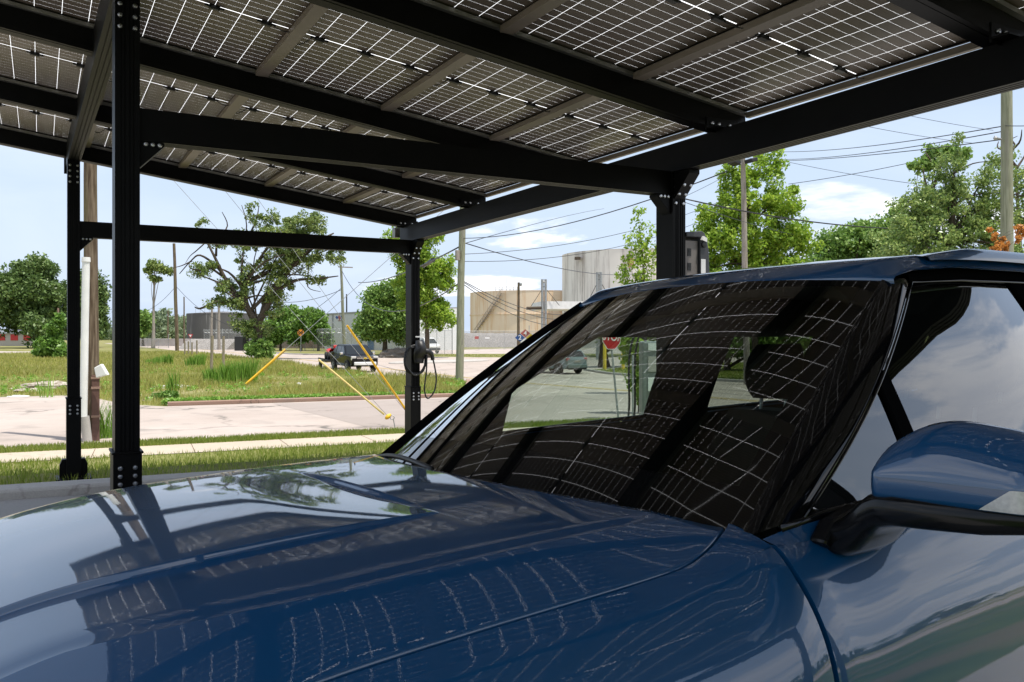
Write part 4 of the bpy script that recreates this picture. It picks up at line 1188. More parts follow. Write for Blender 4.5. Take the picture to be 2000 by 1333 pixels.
# behind the fence
for i, (px, d, lob) in enumerate(((548,128,[(545,640,24,26),(560,622,22,20),(530,650,14,20)]),(588,127,[(585,642,26,24),(596,625,22,16),(575,655,20,16)]),(622,126,[(620,640,20,28),(632,655,12,18),(612,620,14,14)]))):
    tree('round_tree', ('leftmost round green tree behind the razor wire fence, next to the vine covered trunk','middle round green tree behind the razor wire fence, above the orange disc sign','rightmost round green tree behind the razor wire fence, against the pale warehouse')[i], px, d, [(px,670),(px,655)], lob, M['leaf_dense'], 95, 120, .24, 1.0, 31+i, .22, group='round trees behind the fence')
tree('round_tree', 'dense round tree in front of the pale warehouse, left of the charger post', 752, 104, [(752,680),(752,650),(755,620)],
     [(755,610,48,48),(735,640,40,26),(780,600,34,52),(715,645,18,14),(785,650,26,16),(752,575,30,22)], M['leaf_mid'], 280, 130, .20, .98, 35, .42)
tree('tall_tree', 'tall loose crowned tree rising behind the charger post towards the wooden pole', 838, 92, [(834,690),(834,640),(830,580),(820,520),(815,470)],
     [(835,520,42,40),(800,490,36,34),(860,545,30,22),(850,600,34,26),(820,590,38,34),(880,520,14,18),(870,620,20,14),(780,470,26,24),(840,460,30,26),(850,635,22,10),(800,550,30,30)], M['leaf_bright'], 280, 80, .17, .78, 36, .32, limbs=22)
# right side
tree('young_tree', 'slender light green sapling just left of the near right carport post', 1246, 34, [(1262,700),(1258,600),(1255,500),(1248,440)],
     [(1250,430,14,30),(1242,470,26,20),(1266,500,24,28),(1232,515,24,18),(1218,530,16,14),(1262,545,26,22),(1228,565,26,16),(1278,465,16,28),(1250,590,34,24)], M['leaf_bright'], 105, 22, .075, .26, 41, .06, limbs=26)
tree('maple_tree', 'bright yellow-green maple behind the lamp pole right of the carport post', 1478, 46, [(1475,700),(1474,600),(1470,520),(1466,440),(1462,380)],
     [(1440,345,40,30),(1500,330,34,30),(1470,400,80,48),(1530,390,36,34),(1400,430,44,34),(1440,470,70,44),(1530,460,56,38),(1380,480,44,34),(1400,530,70,34),(1510,520,70,34),(1560,470,36,30),(1350,505,30,26),(1575,520,36,26),(1450,310,20,14),(1510,300,16,12)], M['leaf_bright'], 330, 95, .10, .46, 42, .22, limbs=40)
tree('broadleaf_tree', 'mid green broad tree between the maple and the tall right-hand trees', 1650, 52, [(1650,640),(1650,560)],
     [(1690,470,60,36),(1640,490,50,34),(1740,450,56,40),(1610,520,30,24),(1700,520,80,30),(1570,560,60,30)], M['leaf_mid'], 280, 110, .12, .66, 43, .3, limbs=20)
tree('feathery_tree', 'tall glossy feathery leaved tree in front of the thick right-hand pole', 1850, 27, [(1845,640),(1850,560),(1858,470),(1862,400),(1862,340)],
     [(1860,330,26,46),(1830,380,56,44),(1900,370,60,44),(1790,440,60,40),(1860,450,80,54),(1930,430,60,54),(1740,480,54,30),(1820,500,80,40),(1920,500,80,40),(1868,285,14,26),(1960,330,34,40),(1770,400,30,20),(1850,560,110,50),(2030,400,50,90),(2020,520,60,60)], M['leaf_gloss'], 560, 70, .052, .27, 44, .16, limbs=50, droop=.10)
tree('broadleaf_tree', 'tree with twisting bare branches showing above the right-hand foliage', 1790, 37, [(1800,640),(1800,540),(1810,440),(1815,380)],
     [(1830,295,22,14),(1855,300,20,14),(1815,320,16,16),(1880,305,14,14),(1790,330,16,16),(1820,400,40,30)], M['leaf_mid'], 75, 60, .10, .30, 45, .2, limbs=14,
     bare=((.09,(1815,380),(1840,350),(1830,325),(1850,305),(1835,290)),(.07,(1840,350),(1870,330),(1880,305)),(.07,(1815,385),(1800,360),(1790,335)),(.06,(1830,325),(1805,315),(1800,300))))
tree('bare_tree', 'leafless curly branched tree at the far right edge behind the thick pole', 1990, 33, [(1995,640),(1992,500),(1988,400),(1984,330)],
     [(1990,520,10,10)], M['leaf_mid'], 3, 20, .1, .2, 46, .14, limbs=0,
     bare=((.07,(1984,330),(1965,310),(1972,285),(1960,262)),(.06,(1975,300),(1990,280),(1985,258)),(.05,(1984,330),(2010,300),(2020,270)),(.05,(1968,300),(1950,290),(1955,275)),(.05,(1988,360),(1965,345),(1955,360)),(.04,(1972,285),(1985,270),(1998,262))))
tree('orange_shrub', 'orange flowering spray above the car roof at the right edge', 1958, 17, [(1965,560),(1960,500),(1952,470)],
     [(1935,448,6,6),(1944,462,7,7),(1952,476,8,7),(1948,489,12,6),(1990,447,7,8),(1985,466,7,8),(1998,455,6,8),(1960,468,6,6),(1968,482,8,8),(1945,500,14,8)], M['leaf_orange'], 60, 40, .026, .055, 47, .02, limbs=12, cat='shrub')
tree('roadside_shrub', 'leafy green shrub by the bare signpost, seen through the windscreen', 1246, 25, [(1248,780),(1246,740),(1243,700)],
     [(1240,690,24,26),(1230,670,24,16),(1248,735,18,28),(1256,775,10,20),(1215,660,18,10)], M['leaf_bright'], 60, 50, .075, .22, 48, .03, cat='shrub')
tree('street_tree', 'big dark tree across the junction seen through the windscreen beside the stop sign', 1180, 66, [(1178,690),(1178,640)],
     [(1190,640,40,22),(1230,640,60,26),(1260,640,40,26)], M['leaf_dense'], 120, 60, .2, .8, 49, .5)
tree('street_tree', 'tree across the junction seen through the far rear window of the blue car', 1420, 60, [(1420,720),(1420,690)],
     [(1420,660,60,50),(1480,660,50,50),(1540,640,70,60)], M['leaf_mid'], 120, 60, .2, .8, 50, .4)
# --- grass ------------------------------------------------------------
def blades(name, pts, h, w, m, label, cat, seed, lean=.35, stuff=True):
    rg = np.random.default_rng(seed); n = len(pts)
    p = np.asarray(pts, float); hh = h*(.45+.9*rg.random(n)) if np.isscalar(h) else np.asarray(h)*(.45+.9*rg.random(n))
    a = rg.random(n)*2*PI; l = lean*hh*(.2+rg.random(n)); b = rg.random(n)*2*PI
    sx = np.stack([np.cos(a), np.sin(a), np.zeros(n)], 1)*(w*(.6+.8*rg.random(n)))[:,None]
    ld = np.stack([np.cos(b), np.sin(b), np.zeros(n)], 1)*l[:,None]
    up = np.zeros((n,3)); up[:,2] = hh
    q = np.stack([p-sx, p+sx, p+ld*.35+up*.6+sx*.75, p+ld+up, p+ld*.35+up*.6-sx*.75], 1).reshape(-1,3)
    me = bpy.data.meshes.new(name)
    me.vertices.add(5*n); me.vertices.foreach_set('co', q.ravel())
    me.loops.add(5*n); me.loops.foreach_set('vertex_index', np.arange(5*n, dtype=np.int32))
    me.polygons.add(n); me.polygons.foreach_set('loop_start', np.arange(0,5*n,5,dtype=np.int32)); me.polygons.foreach_set('loop_total', np.full(n,5,dtype=np.int32))
    me.update(); me.validate(); me.materials.append(m)
    o = bpy.data.objects.new(name, me); C.objects.link(o)
    tag(o, label, cat)
    if stuff: o['kind'] = 'stuff'
    return o
TZ = lambda P: np.interp(V2[0]*P[:,0]+V2[1]*P[:,1], VS, ZS)
rg = np.random.default_rng(77)
def patchy(P, sc, thr):
    f = np.sin(P[:,0]*sc+1.3*np.sin(P[:,1]*sc*.7))*np.cos(P[:,1]*sc*1.1+.8*np.sin(P[:,0]*sc*.5))
    return rg.random(len(P)) < np.clip(.55+f*.6-thr, .05, 1)
# strip between the kerb and the pavement
uv = np.stack([rg.uniform(-5,9,60000), rg.uniform(9.75,17.75,60000)],1)
P = np.stack([U2[0]*uv[:,0]+V2[0]*uv[:,1], U2[1]*uv[:,0]+V2[1]*uv[:,1]],1)
kx = np.interp(P[:,0],[-9,-1.2,1.5,4,6.5],[10.28,9.85,9.65,9.43,9.13])
P = P[(P[:,1] > kx) & (P[:,0] < 9) & ~((P[:,1] < kx+.4) & (rg.random(len(P)) < .7))]; P = P[patchy(P,.8,-.3)]
blades('lawn_grass', np.column_stack([P, TZ(P)-.01]), .085, .006, M['blade_lawn'], 'short grass strip between the parking kerb and the pavement', 'grass', 1)
uv = np.stack([rg.uniform(-8,19,42000), rg.uniform(19.15,20.3,42000)],1); uv = uv[(uv[:,1] < 20.22+.05*np.sin(uv[:,0]*3))]
P = np.stack([U2[0]*uv[:,0]+V2[0]*uv[:,1], U2[1]*uv[:,0]+V2[1]*uv[:,1]],1)
blades('verge_grass', np.column_stack([P, TZ(P)-.01]), .085, .007, M['blade_lawn'], 'narrow grass verge between the pavement and the near road', 'grass', 2)
# the field
poly = [(3.9,31.2)] 
from mathutils.geometry import intersect_point_tri_2d
def inpoly(P, poly):
    x, y = P[:,0], P[:,1]; r = np.zeros(len(P), bool); j = len(poly)-1
    for i in range(len(poly)):
        xi, yi = poly[i]; xj, yj = poly[j]
        c = ((yi > y) != (yj > y)) & (x < (xj-xi)*(y-yi)/(yj-yi+1e-12)+xi); r ^= c; j = i
    return r
field = uvp([(.6,31.1),(11.3,31.1)])+[(16.8,34.4),(20.2,41),(20.7,45),(18.3,51),(18.9,69),(19.9,83),(19.2,105),(17.9,130),(-40,126),(-40,44)]+uvp([(-13,40.8),(-2.6,39.8),(-.7,32.8)])
def field_pts(n, ymax, w=2.0):
    # denser close to the viewer
    y = 30+(ymax-30)*rg.random(n)**w; x = rg.uniform(-1,1,n)
    X = np.where(True, -.55*y*0 + rg.uniform(-14,24,n), 0)
    P = np.stack([X, y],1)
    P = P[inpoly(P, field)]
    # keep what can be seen past the left edge of view
    return P
P = field_pts(150000, 75, 1.6)
P = P[patchy(P,.35,-.25)]
hh = .26+.16*np.sin(P[:,0]*.5+2*np.sin(P[:,1]*.23))+.05*np.sin(P[:,0]*2.1+P[:,1]*1.7)
hh = np.clip(hh,.09,.5)
blades('field_grass', np.column_stack([P, TZ(P)-.02]), hh, .011, M['blade_field'], 'rough yellow-green field grass between the two roads', 'grass', 3, lean=.5)
P = field_pts(60000, 125, .9); P = P[P[:,1] > 60]
blades('far_field_grass', np.column_stack([P, TZ(P)-.02]), .32, .03, M['blade_field'], 'far part of the rough field beyond the wooden posts', 'grass', 4, lean=.5)
# broad leaved weeds
P = field_pts(2600, 80, 1.8); P = P[patchy(P,.25,.25)]
o = leaves_mesh('field_weeds', np.column_stack([P, TZ(P)+.10]), np.full(len(P), .20), 26, .055, M['blade_weed'], None, 6); tag(o, 'low broad leaved weeds scattered through the field', 'weeds', kind='stuff')
# weeds along the red kerb
t = rg.random(900); P = np.stack([*[np.array(q) for q in zip(*[uv2(.6+10.6*a, 31.25+.4*b) for a, b in zip(t, rg.random(900))])]],1)
o = leaves_mesh('kerb_weeds', np.column_stack([P, TZ(P)+.12]), np.full(len(P), .16), 16, .05, M['blade_weed'], None, 7); tag(o, 'ragged weeds leaning over the reddish kerb', 'weeds', kind='stuff')
# grass banks on the right
def bank(poly, n, name, label, seed):
    xs_ = [p[0] for p in poly]; ys_ = [p[1] for p in poly]
    P = np.stack([rg.uniform(min(xs_),max(xs_),n), rg.uniform(min(ys_),max(ys_),n)],1); P = P[inpoly(P, poly)]
    return blades(name, np.column_stack([P, TZ(P)-.02]), .12, .03, M['blade_lawn'], label, 'grass', seed)
bank([(31.6,30),(32.4,44),(34.4,49.8),(44,55.5),(60,57),(60,30)], 26000, 'bank_grass', 'mown grass bank beyond the grey hatchback', 8)
bank([(34.2,94),(47,81.5),(72,70),(74,78),(50,92),(36,102)], 12000, 'far_bank_grass', 'mown strip in front of the far fence', 9)
# single clumps of tall grass and bushes
def clump(px, d, n, h, r, label, seed, m='blade_weed', w=.012):
    o0 = on(px, d); rgc = np.random.default_rng(seed)
    a = rgc.random(n)*2*PI; q = r*rgc.random(n)**.6
    o = blades('tall_grass', np.column_stack([q*np.cos(a), q*np.sin(a), np.full(n,-.05)]), h, w, M[m], label, 'grass clump', seed, lean=.3, stuff=False)
    o.location = o0; o['group'] = 'tall grass clumps in the field'; return o
clump(320,70,240,.85,.7,'tall grass clump in the field left of the four short stakes',61,w=.03)
clump(381,66,260,.95,.7,'tall grass clump just below the four short stakes',62,w=.03)
clump(433,44,420,1.05,.9,'large tall grass clump behind the front wooden post',63,w=.02)
clump(470,45,420,1.15,.9,'tall grass clump beside the left yellow guy guard',64,w=.02)
clump(338,37,90,.9,.25,'thin tuft of tall stems growing beside the white slab',65,w=.012)
clump(93,34,30,1.0,.3,'few tall weed stems by the gravel heap at the far left',66,w=.012)
clump(297,72,150,.6,.6,'smaller grass clump nearest the thick black post in the field',67,w=.03)
clump(206,19.2,170,.75,.22,'wispy grass growing around the brown pole guard',68,w=.006)
clump(186,19.0,120,.9,.16,'wispy green stems climbing between the white pipe and the brown guard',69,w=.006)
tree('bush', 'round green bush growing over the field kerb end', 318, 31.5, [(318,786)], [(315,778,22,12),(332,775,18,14),(300,782,14,8)], M['leaf_dense'], 46, 60, .05, .17, 71, .02, cat='bush')
# debris
def lump(name, px, d, sx, sy, sz, m, label, cat, seed, py=None):
    mb = MB(); rgl = random.Random(seed)
    n1, n2 = 8, 12; P = []
    for j in range(n1+1):
        ph = PI*j/n1*.5; row = []
        for i in range(n2):
            th_ = 2*PI*i/n2; k = 1+rgl.uniform(-.22,.22)
            row.append((sx*math.cos(th_)*math.cos(ph)*k, sy*math.sin(th_)*math.cos(ph)*k, sz*math.sin(ph)*k-.02))
        row.append(row[0]); P.append(row)
    mb.grid(P); o = mb.build(name, m); o.location = on(px, d); return tag(o, label, cat)
lump('rubble_heap', 98, 41, 1.5, 1.0, .32, M['rubble'], 'low heap of pale rubble at the left edge of the field', 'rubble', 1)
lump('rubble_heap', 60, 38, .8, .6, .18, M['rubble'], 'smaller pale rubble heap left of the larger one', 'rubble', 2)
lump('broken_slab', 334, 41, .95, .45, .16, M['white_debris'], 'white broken slab lying in the field grass', 'slab', 3)
lump('broken_slab', 34, 34.5, .42, .3, .08, M['white_debris'], 'flat white fragment at the driveway edge, far left', 'slab', 4)
lump('stone', 287, 31, .16, .14, .18, M['rubble'], 'pale stone at the kerb end beside the round bush', 'stone', 5)
lump('paper_scrap', 585, 44, .16, .1, .1, M['white_debris'], 'small white scrap lying in the grass below the truck', 'litter', 6)
lump('brush_pile', 778, 93, 2.2, 1.4, 1.0, M['bark_grey'], 'grey pile of brushwood under the round tree inside the fence', 'brush pile', 7)
lump('brush_pile', 700, 112, 1.5, 1.2, 1.1, M['bark_grey'], 'low heap of dead wood at the left end of the warehouse', 'brush pile', 8)
# ---------------------------------------------------------------- poles, wires, fences, signs, buildings, vehicles
def wpole(px, d, py_top, r, m, label, pxtop=None, name='utility_pole', group=None):
    b = on(px, d); t = at(px if pxtop is None else pxtop, py_top, d)
    mb = MB(); pts = [Vector((0,0,-.3))]+[(t-b)*k/6+Vector((math.sin(k*1.7)*r*.08,0,0)) for k in range(1,7)]
    mb.tube(pts, [r*(1.05-.30*k/6) for k in range(7)], 14)
    o = mb.build(name, m, smooth=True, angle=50); o.location = b
    tag(o, label, 'pole', group); return o
p176 = wpole(178, 18.7, -180, .150, M['pole_brown'], 'near weathered brown wooden pole with white pipe and brown guard behind the left posts', pxtop=177)
b = p176.location
# parts strapped to that pole
def px_box(mb, quad, d, th):
    f = [at(a, b_, d) for a, b_ in quad]; k = [q+Vector(FW)*th for q in f]
    mb.hexa(f+k)
    return mb
g = MB()
g.prism([(.0,-.19),(.16,-.19),(.16,.10),(.0,.10)], 0, 1.46); g.build('pole_guard', pbr('guard_brown',(.085,.040,.030),(.12,.062,.048),rough=.7,scale=6,c3=(.4,.38,.36),c3scale=1.6,c3ramp=(.66,.69)), p176, bevel=.01)
for zz in (1.40, 1.18, .55):
    s = MB(); s.box((.08,-.045,zz),(.185,.32,.05)); s.build('guard_strap', M['kerb_red'], p176)
tp_ = MB(); px_box(tp_, [(183,719),(197,711),(210,733),(187,739)], 18.35, .12)
tag(tp_.build('tilted_cover', M['white_paint'], bevel=.02), 'white tilted plastic cover sitting on the brown pole guard', 'cover')
cd = MB(); c0 = at(163,818,18.45)-b; c1 = at(168,512,18.45)-b
cd.tube([c0, c0.lerp(c1,.5), c1], .078, 14); cd.tube([c1, c1+Vector((0,0,.02)), c1+Vector((0,0,.10))], [.092,.092,.086], 14)
cd.build('white_pipe', M['white_paint'], p176, smooth=True, angle=40)
cs_ = MB(); c2 = on(172,18.5)-b; cs_.tube([c2+Vector((0,0,-.1)), c0+Vector((.02,0,.05))], .10, 12); cs_.build('pipe_foot', M['kerb_conc'], p176, smooth=True, angle=40)
p902 = wpole(897, 46, 330, .215, M['pole_green'], 'thick greenish wooden pole at the right corner of the field', pxtop=905)
bx = MB(); q = at(893,500,46)-p902.location; bx.box(q+Vector((-.12,-.3,0)),(.22,.2,.55)); bx.build('meter_box', M['pole_grey'], p902, bevel=.02)
vn = MB(); vn.tube([p902.location*0+Vector((.06,-.22,2.0)), Vector((.14,-.2,4.2)), Vector((.10,-.2,6.0)), Vector((.20,-.18,9))], .018, 5); vn.build('ground_wire', M['cable'], p902)
wpole(346, 128, 476, .27, M['pole_brown'], 'bare brown pole leaning slightly, left of the vine covered tree', pxtop=340, group='bare poles in the far yard')
wpole(359.5, 150, 580, .14, M['pole_brown'], 'thin short pole just right of the leaning brown pole', group='bare poles in the far yard')
wpole(413, 135, 582, .2, M['pole_grey'], 'left one of the two grey poles in front of the dark tank', pxtop=414, group='bare poles in the far yard')
wpole(427.5, 135, 597, .24, M['pole_grey'], 'right one of the two grey poles in front of the dark tank', group='bare poles in the far yard')
wpole(328, 200, 607, .2, M['pole_brown'], 'small dark pole against the far wood', group='bare poles in the far yard')
p668 = wpole(673, 108, 518, .21, M['pole_green'], 'pole with a side arm in front of the pale warehouse wall', pxtop=666)
ar = MB(); q = at(666,522,108)-p668.location; ar.box(q+Vector((.6,0,0)),(1.9,.12,.14)); ar.build('cross_arm', M['pole_grey'], p668)
wpole(677, 170, 575, .17, M['sign_black'], 'thin dark mast behind the warehouse roof')
p1012 = wpole(1012.5, 112, 552, .2, M['pole_brown'], 'slim pole with a small lamp in front of the beige tank', pxtop=1013)
lm = MB(); q = at(1014.5,556,112)-p1012.location; lm.lathe([(.05,-.25),(.2,-.1),(.2,.15),(.06,.3)], q+Vector((.1,-.2,0)), 10); lm.build('lamp', M['galv'], p1012)
p1458 = wpole(1459, 41, 306, .155, M['pole_grey'], 'grey wooden lamp pole with two floodlights in front of the maple', pxtop=1451, name='lamp_pole')
for (px_, py_) in ((1434,318),(1467,314)):
    q = at(px_, py_, 40.6)-p1458.location
    f_ = MB(); f_.box(q, (.42,.5,.20), Matrix.Rotation(.25 if px_ < 1450 else -.3,3,'Y')); o = f_.build('floodlight', M['sign_black'], p1458, bevel=.04)
    a_ = MB(); a_.tube([at(1452,322,41)-p1458.location, q+Vector((0,.1,0))], .03, 6); a_.build('bracket', M['galv'], o)
p1967 = wpole(1969, 24.5, 60, .185, M['pole_green'], 'thick green-stained wooden pole at the right edge', pxtop=1965)
q = at(1944,270,24.3)-p1967.location; i_ = MB(); i_.tube([q, q+Vector((.28,0,0))], .03, 6); i_.lathe([(.03,-.06),(.06,0),(.03,.06)], q, 10); i_.build('insulator', M['galv'], p1967)
# short wooden posts in the field
def fpost(px, d, top, r, label, lean=0):
    b = on(px, d); t = at(px+lean, top, d); mb = MB(); mb.tube([Vector((0,0,-.2)), (t-b)*.5, t-b], [r,r*.98,r*.95], 8); o = mb.build('wooden_post', M['post_wood'], smooth=True, angle=40); o.location = b
    tag(o, label, 'post', 'wooden posts in the field')
fpost(412, 47, 656, .085, 'nearest pale wooden post standing in the field', 3)
fpost(436.5, 63, 657, .10, 'second pale wooden post, just right of the nearest one')
for px_, tp2, lb in ((361,669,'leftmost of the four short stakes beside the far road'),(368,667,'second from the left of the four short stakes beside the far road'),(375,669,'third from the left of the four short stakes beside the far road'),(384.5,665,'rightmost and tallest of the four short stakes beside the far road')):
    fpost(px_, 100, tp2, .09, lb)
# wires -------------------------------------------------------------
def wire(name, A, B, sag, r, label, cat='wire', m='cable', group='overhead wires', mid=None):
    pts = []
    A, B = Vector(A), Vector(B); n = 16
    for k in range(n+1):
        t = k/n; p = A.lerp(B, t); p.z -= sag*4*t*(1-t); pts.append(p)
    mb = MB(); o0 = A.copy(); mb.tube([p-o0 for p in pts], r, 5)
    o = mb.build(name, M[m], smooth=True); o.location = o0; tag(o, label, cat, group); return o
T9 = lambda py: at(904, py, 46)
wire('overhead_wire', T9(466), at(1420,335,26), .5, .020, 'thick twisted cable from the greenish pole up to the right under the carport beam')
wire('overhead_wire', T9(477), at(1180,408,120), -.2, .022, 'upper thin wire fanning right from the greenish pole')
wire('overhead_wire', T9(497), at(1420,388,60), .8, .016, 'upper of the two long sagging wires right of the greenish pole')
wire('overhead_wire', T9(511), at(1420,410,60), 1.0, .016, 'lower of the two long sagging wires right of the greenish pole')
wire('overhead_wire', T9(474), at(1280,527,120), 1.2, .03, 'wire dropping from the greenish pole to the white tank')
for k, (py0, sg) in enumerate(((549,1.6),(551,1.9),(555,2.3))):
    wire('overhead_wire', T9(py0), at(1190,590+k*2,88), sg, .022, ('topmost strand of the cable bundle crossing the beige tank','middle strand of the cable bundle crossing the beige tank','lowest strand of the cable bundle crossing the beige tank')[k])
wire('overhead_wire', T9(479), at(700,552,104), .6, .045, 'thick cable running left from the greenish pole through the tall tree')
sp_ = MB(); sp_.tube([at(826,521,60), at(846,508,57.5)], [.10,.16], 8); tag(sp_.build('cable_splice', M['black_plastic']), 'black splice case hanging on the cable left of the greenish pole', 'splice case')
wire('overhead_wire', at(668,530,108), T9(548), 3.2, .035, 'slack lower cable between the warehouse pole and the greenish pole')
wire('overhead_wire', at(668,566,108), at(430,548,135), 2.5, .035, 'slack cable from the warehouse pole left behind the vine covered tree')
wire('overhead_wire', at(668,562,108), at(344,560,128), 6, .03, 'deeply sagging wire from the warehouse pole to the leaning brown pole')
wire('overhead_wire', at(343,560,128), at(265,612,150), 1.0, .03, 'wire from the leaning brown pole down to the left')
wire('overhead_wire', at(1334,388,28), at(1800,448,34), .25, .024, 'thick cable crossing in front of the maple')
wire('overhead_wire', at(1336,395,28), at(1640,470,60), .3, .012, 'thin wire under the thick cable in front of the maple')
S = lambda py: at(1964, py, 24.4)
wire('overhead_wire', at(1440,290,70), S(246), .5, .016, 'highest of the three parallel wires reaching the thick right-hand pole')
wire('overhead_wire', at(1440,306,70), S(256), .5, .016, 'middle of the three parallel wires reaching the thick right-hand pole')
wire('overhead_wire', at(1400,310,70), S(272), .4, .016, 'lowest of the three parallel wires reaching the thick right-hand pole')
wire('overhead_wire', S(246), at(2100,236,20), .05, .012, 'wire leaving the thick right-hand pole to the right')
wire('overhead_wire', at(1540,360,44), at(1850,302,40), .1, .015, 'single wire rising to the right above the maple')
wire('overhead_wire', at(1500,308,50), at(1790,360,40), .1, .012, 'single wire falling to the right across the sky above the maple')
wire('overhead_wire', at(1620,232,40), at(1900,280,46), .1, .012, 'thin diagonal wire high in the sky left of the thick right-hand pole')
wire('overhead_wire', at(1660,200,40), at(1940,255,46), .1, .012, 'topmost thin diagonal wire left of the thick right-hand pole')
wire('overhead_wire', at(1336,385,30), at(1440,330,50), .05, .010, 'short thin wire between the carport post and the maple')
# guy wires with guards
def gw(A, B, r, label): return wire('guy_wire', A, B, 0.02, r, label, 'guy wire', 'galv', 'guy wires')
def guard(A, B, r, m, label):
    mb = MB(); A, B = Vector(A), Vector(B); o0 = B.copy()
    t = (A-B).normalized(); s = t.orthogonal().normalized(); q = t.cross(s); n = 9
    P = []
    for e in (A-o0, B-o0):
        P.append([e+(s*math.cos(a)+q*math.sin(a))*r for a in [PI*1.5*k/n for k in range(n+1)]] + [e+(s*math.cos(a)+q*math.sin(a))*r*.6 for a in [PI*1.5*k/n for k in range(n,-1,-1)]])
    for row in P: row.append(row[0])
    mb.grid(P); nn = len(P[0]); mb.f.append(tuple(range(nn-1)))
    o = mb.build('guy_guard', M[m], smooth=True, angle=50); o.location = o0; tag(o, label, 'guy guard', 'plastic guy wire guards'); return o
anc1 = on(775, 20.9); anc2 = on(795, 22.0)
t1, t2, t3 = at(177,173,18.7), at(177,50,18.7), at(177,-80,18.7)
a1 = at(758,814,20.8)
gw(t1, a1, .006, 'lowest guy wire from the brown pole down to the pale guard')
guard(at(622,703,20.3), at(750,810,20.8), .028, 'pale_yellow', 'pale faded plastic guard on the lowest guy wire')
rod = MB(); o0 = anc1; rod.tube([Vector((0,0,-.2)), at(768,818,20.85)-o0], .012, 6); cl = at(758,814,20.8)-o0
o = rod.build('anchor_rod', M['galv']); o.location = o0; tag(o, 'steel anchor rod with yellow knob in the verge', 'anchor rod')
kn = MB(); kn.lathe([(.02,-.09),(.05,-.05),(.058,0),(.048,.05),(.02,.09)], cl, 12, Matrix.Rotation(.9,3,'Y')); kn.build('yellow_knob', M['yellow_plastic'], o, smooth=True)
rg_ = MB(); rg_.tube([at(766,816,20.8)-o0+Vector((.05*math.cos(a)*RT[0], .05*math.cos(a)*RT[1], .05*math.sin(a))) for a in [2*PI*k/16 for k in range(17)]], .010, 6, caps=False); rg_.build('eye', M['galv'], o, smooth=True)
a2 = at(792,803,21.6)
gw(t2, a2, .006, 'middle guy wire crossing in front of the black pickup')
gw(t3, a2+Vector((.03,0,0)), .006, 'steepest guy wire carrying the bright yellow guard')
guard(at(678,636,20.6), at(792,799,21.6), .030, 'yellow_plastic', 'bright yellow guard on the steep guy wire by the charger post')
rod = MB(); rod.tube([Vector((0,0,-.2)), a2-anc2], .012, 6); o = rod.build('anchor_rod', M['galv']); o.location = anc2; tag(o, 'steel anchor rod at the foot of the charger post', 'anchor rod')
a3 = at(476,755,43)
gw(at(904,378,46), a3, .016, 'long guy wire from the greenish pole down left into the field')
guard(at(558,683,43.6), at(480,751,43.05), .065, 'yellow_plastic', 'yellow guard slanting up to the right in the field grass')
# tanks ----------------------------------------------------------------
def stained(name, base, c2, streak, hi, zscale=.06, rust=None):
    m, nt, out = mat(name); L = nt.links.new
    tc = N(nt, 'ShaderNodeTexCoord')
    mp = N(nt, 'ShaderNodeMapping'); mp.inputs['Scale'].default_value = (1,1,zscale); L(tc.outputs['Object'], mp.inputs['Vector'])
    n1 = N(nt, 'ShaderNodeTexNoise'); n1.inputs['Scale'].default_value = .9; n1.inputs['Detail'].default_value = 8; n1.inputs['Roughness'].default_value = .7; L(mp.outputs[0], n1.inputs['Vector'])
    n2 = N(nt, 'ShaderNodeTexNoise'); n2.inputs['Scale'].default_value = .25; n2.inputs['Detail'].default_value = 5; L(tc.outputs['Object'], n2.inputs['Vector'])
    c = N(nt, 'ShaderNodeMix', data_type='RGBA'); L(n2.outputs['Fac'], c.inputs['Factor']); c.inputs['A'].default_value = rgb(base); c.inputs['B'].default_value = rgb(c2)
    r = N(nt, 'ShaderNodeMapRange'); r.inputs['From Min'].default_value = hi; r.inputs['From Max'].default_value = hi+.14; L(n1.outputs['Fac'], r.inputs['Value'])
    k = N(nt, 'ShaderNodeMix', data_type='RGBA'); L(r.outputs[0], k.inputs['Factor']); L(c.outputs['Result'], k.inputs['A']); k.inputs['B'].default_value = rgb(streak)
    b = N(nt, 'ShaderNodeBsdfPrincipled'); b.inputs['Roughness'].default_value = .8; b.inputs['Specular IOR Level'].default_value = .2; L(k.outputs['Result'], b.inputs['Base Color']); L(b.outputs[0], out.inputs['Surface'])
    return m
def tank(px, d, r, ztop, zbot, m, label, ribs=(), name='storage_tank', roof=.6):
    c = at(px, 650, d)
    root = thing(name, label, 'tank', (c.x, c.y, 0), 0, 'storage tanks')
    s = MB(); pr = [(r,zbot),(r,ztop-.05),(r+.05,ztop-.05),(r+.05,ztop),(r-.1,ztop+.02),(r*.5,ztop+roof*.6),(.05,ztop+roof)]
    n = 96; P = [[(q*math.cos(2*PI*k/n), q*math.sin(2*PI*k/n), z) for k in range(n+1)] for q, z in pr]; s.grid(P)
    s.build('shell', m, root, smooth=True, angle=35)
    for z in ribs:
        b = MB(); P = [[(q*math.cos(2*PI*k/n), q*math.sin(2*PI*k/n), zz) for k in range(n+1)] for q, zz in ((r-.02,z-.1),(r+.14,z-.1),(r+.14,z+.1),(r-.02,z+.1))]; b.grid(P); b.build('wind_girder', m, root)
    return root, Vector((c.x, c.y, 0)), r
mb_ = stained('tank_beige', (.78,.61,.44), (.83,.70,.55), (.66,.41,.21), .50)
tb, tc_, trr = tank(1046, 190, 14.7, 10.4, -.6, mb_, 'large rust-stained beige storage tank with a diagonal stair', ribs=(5.5,))
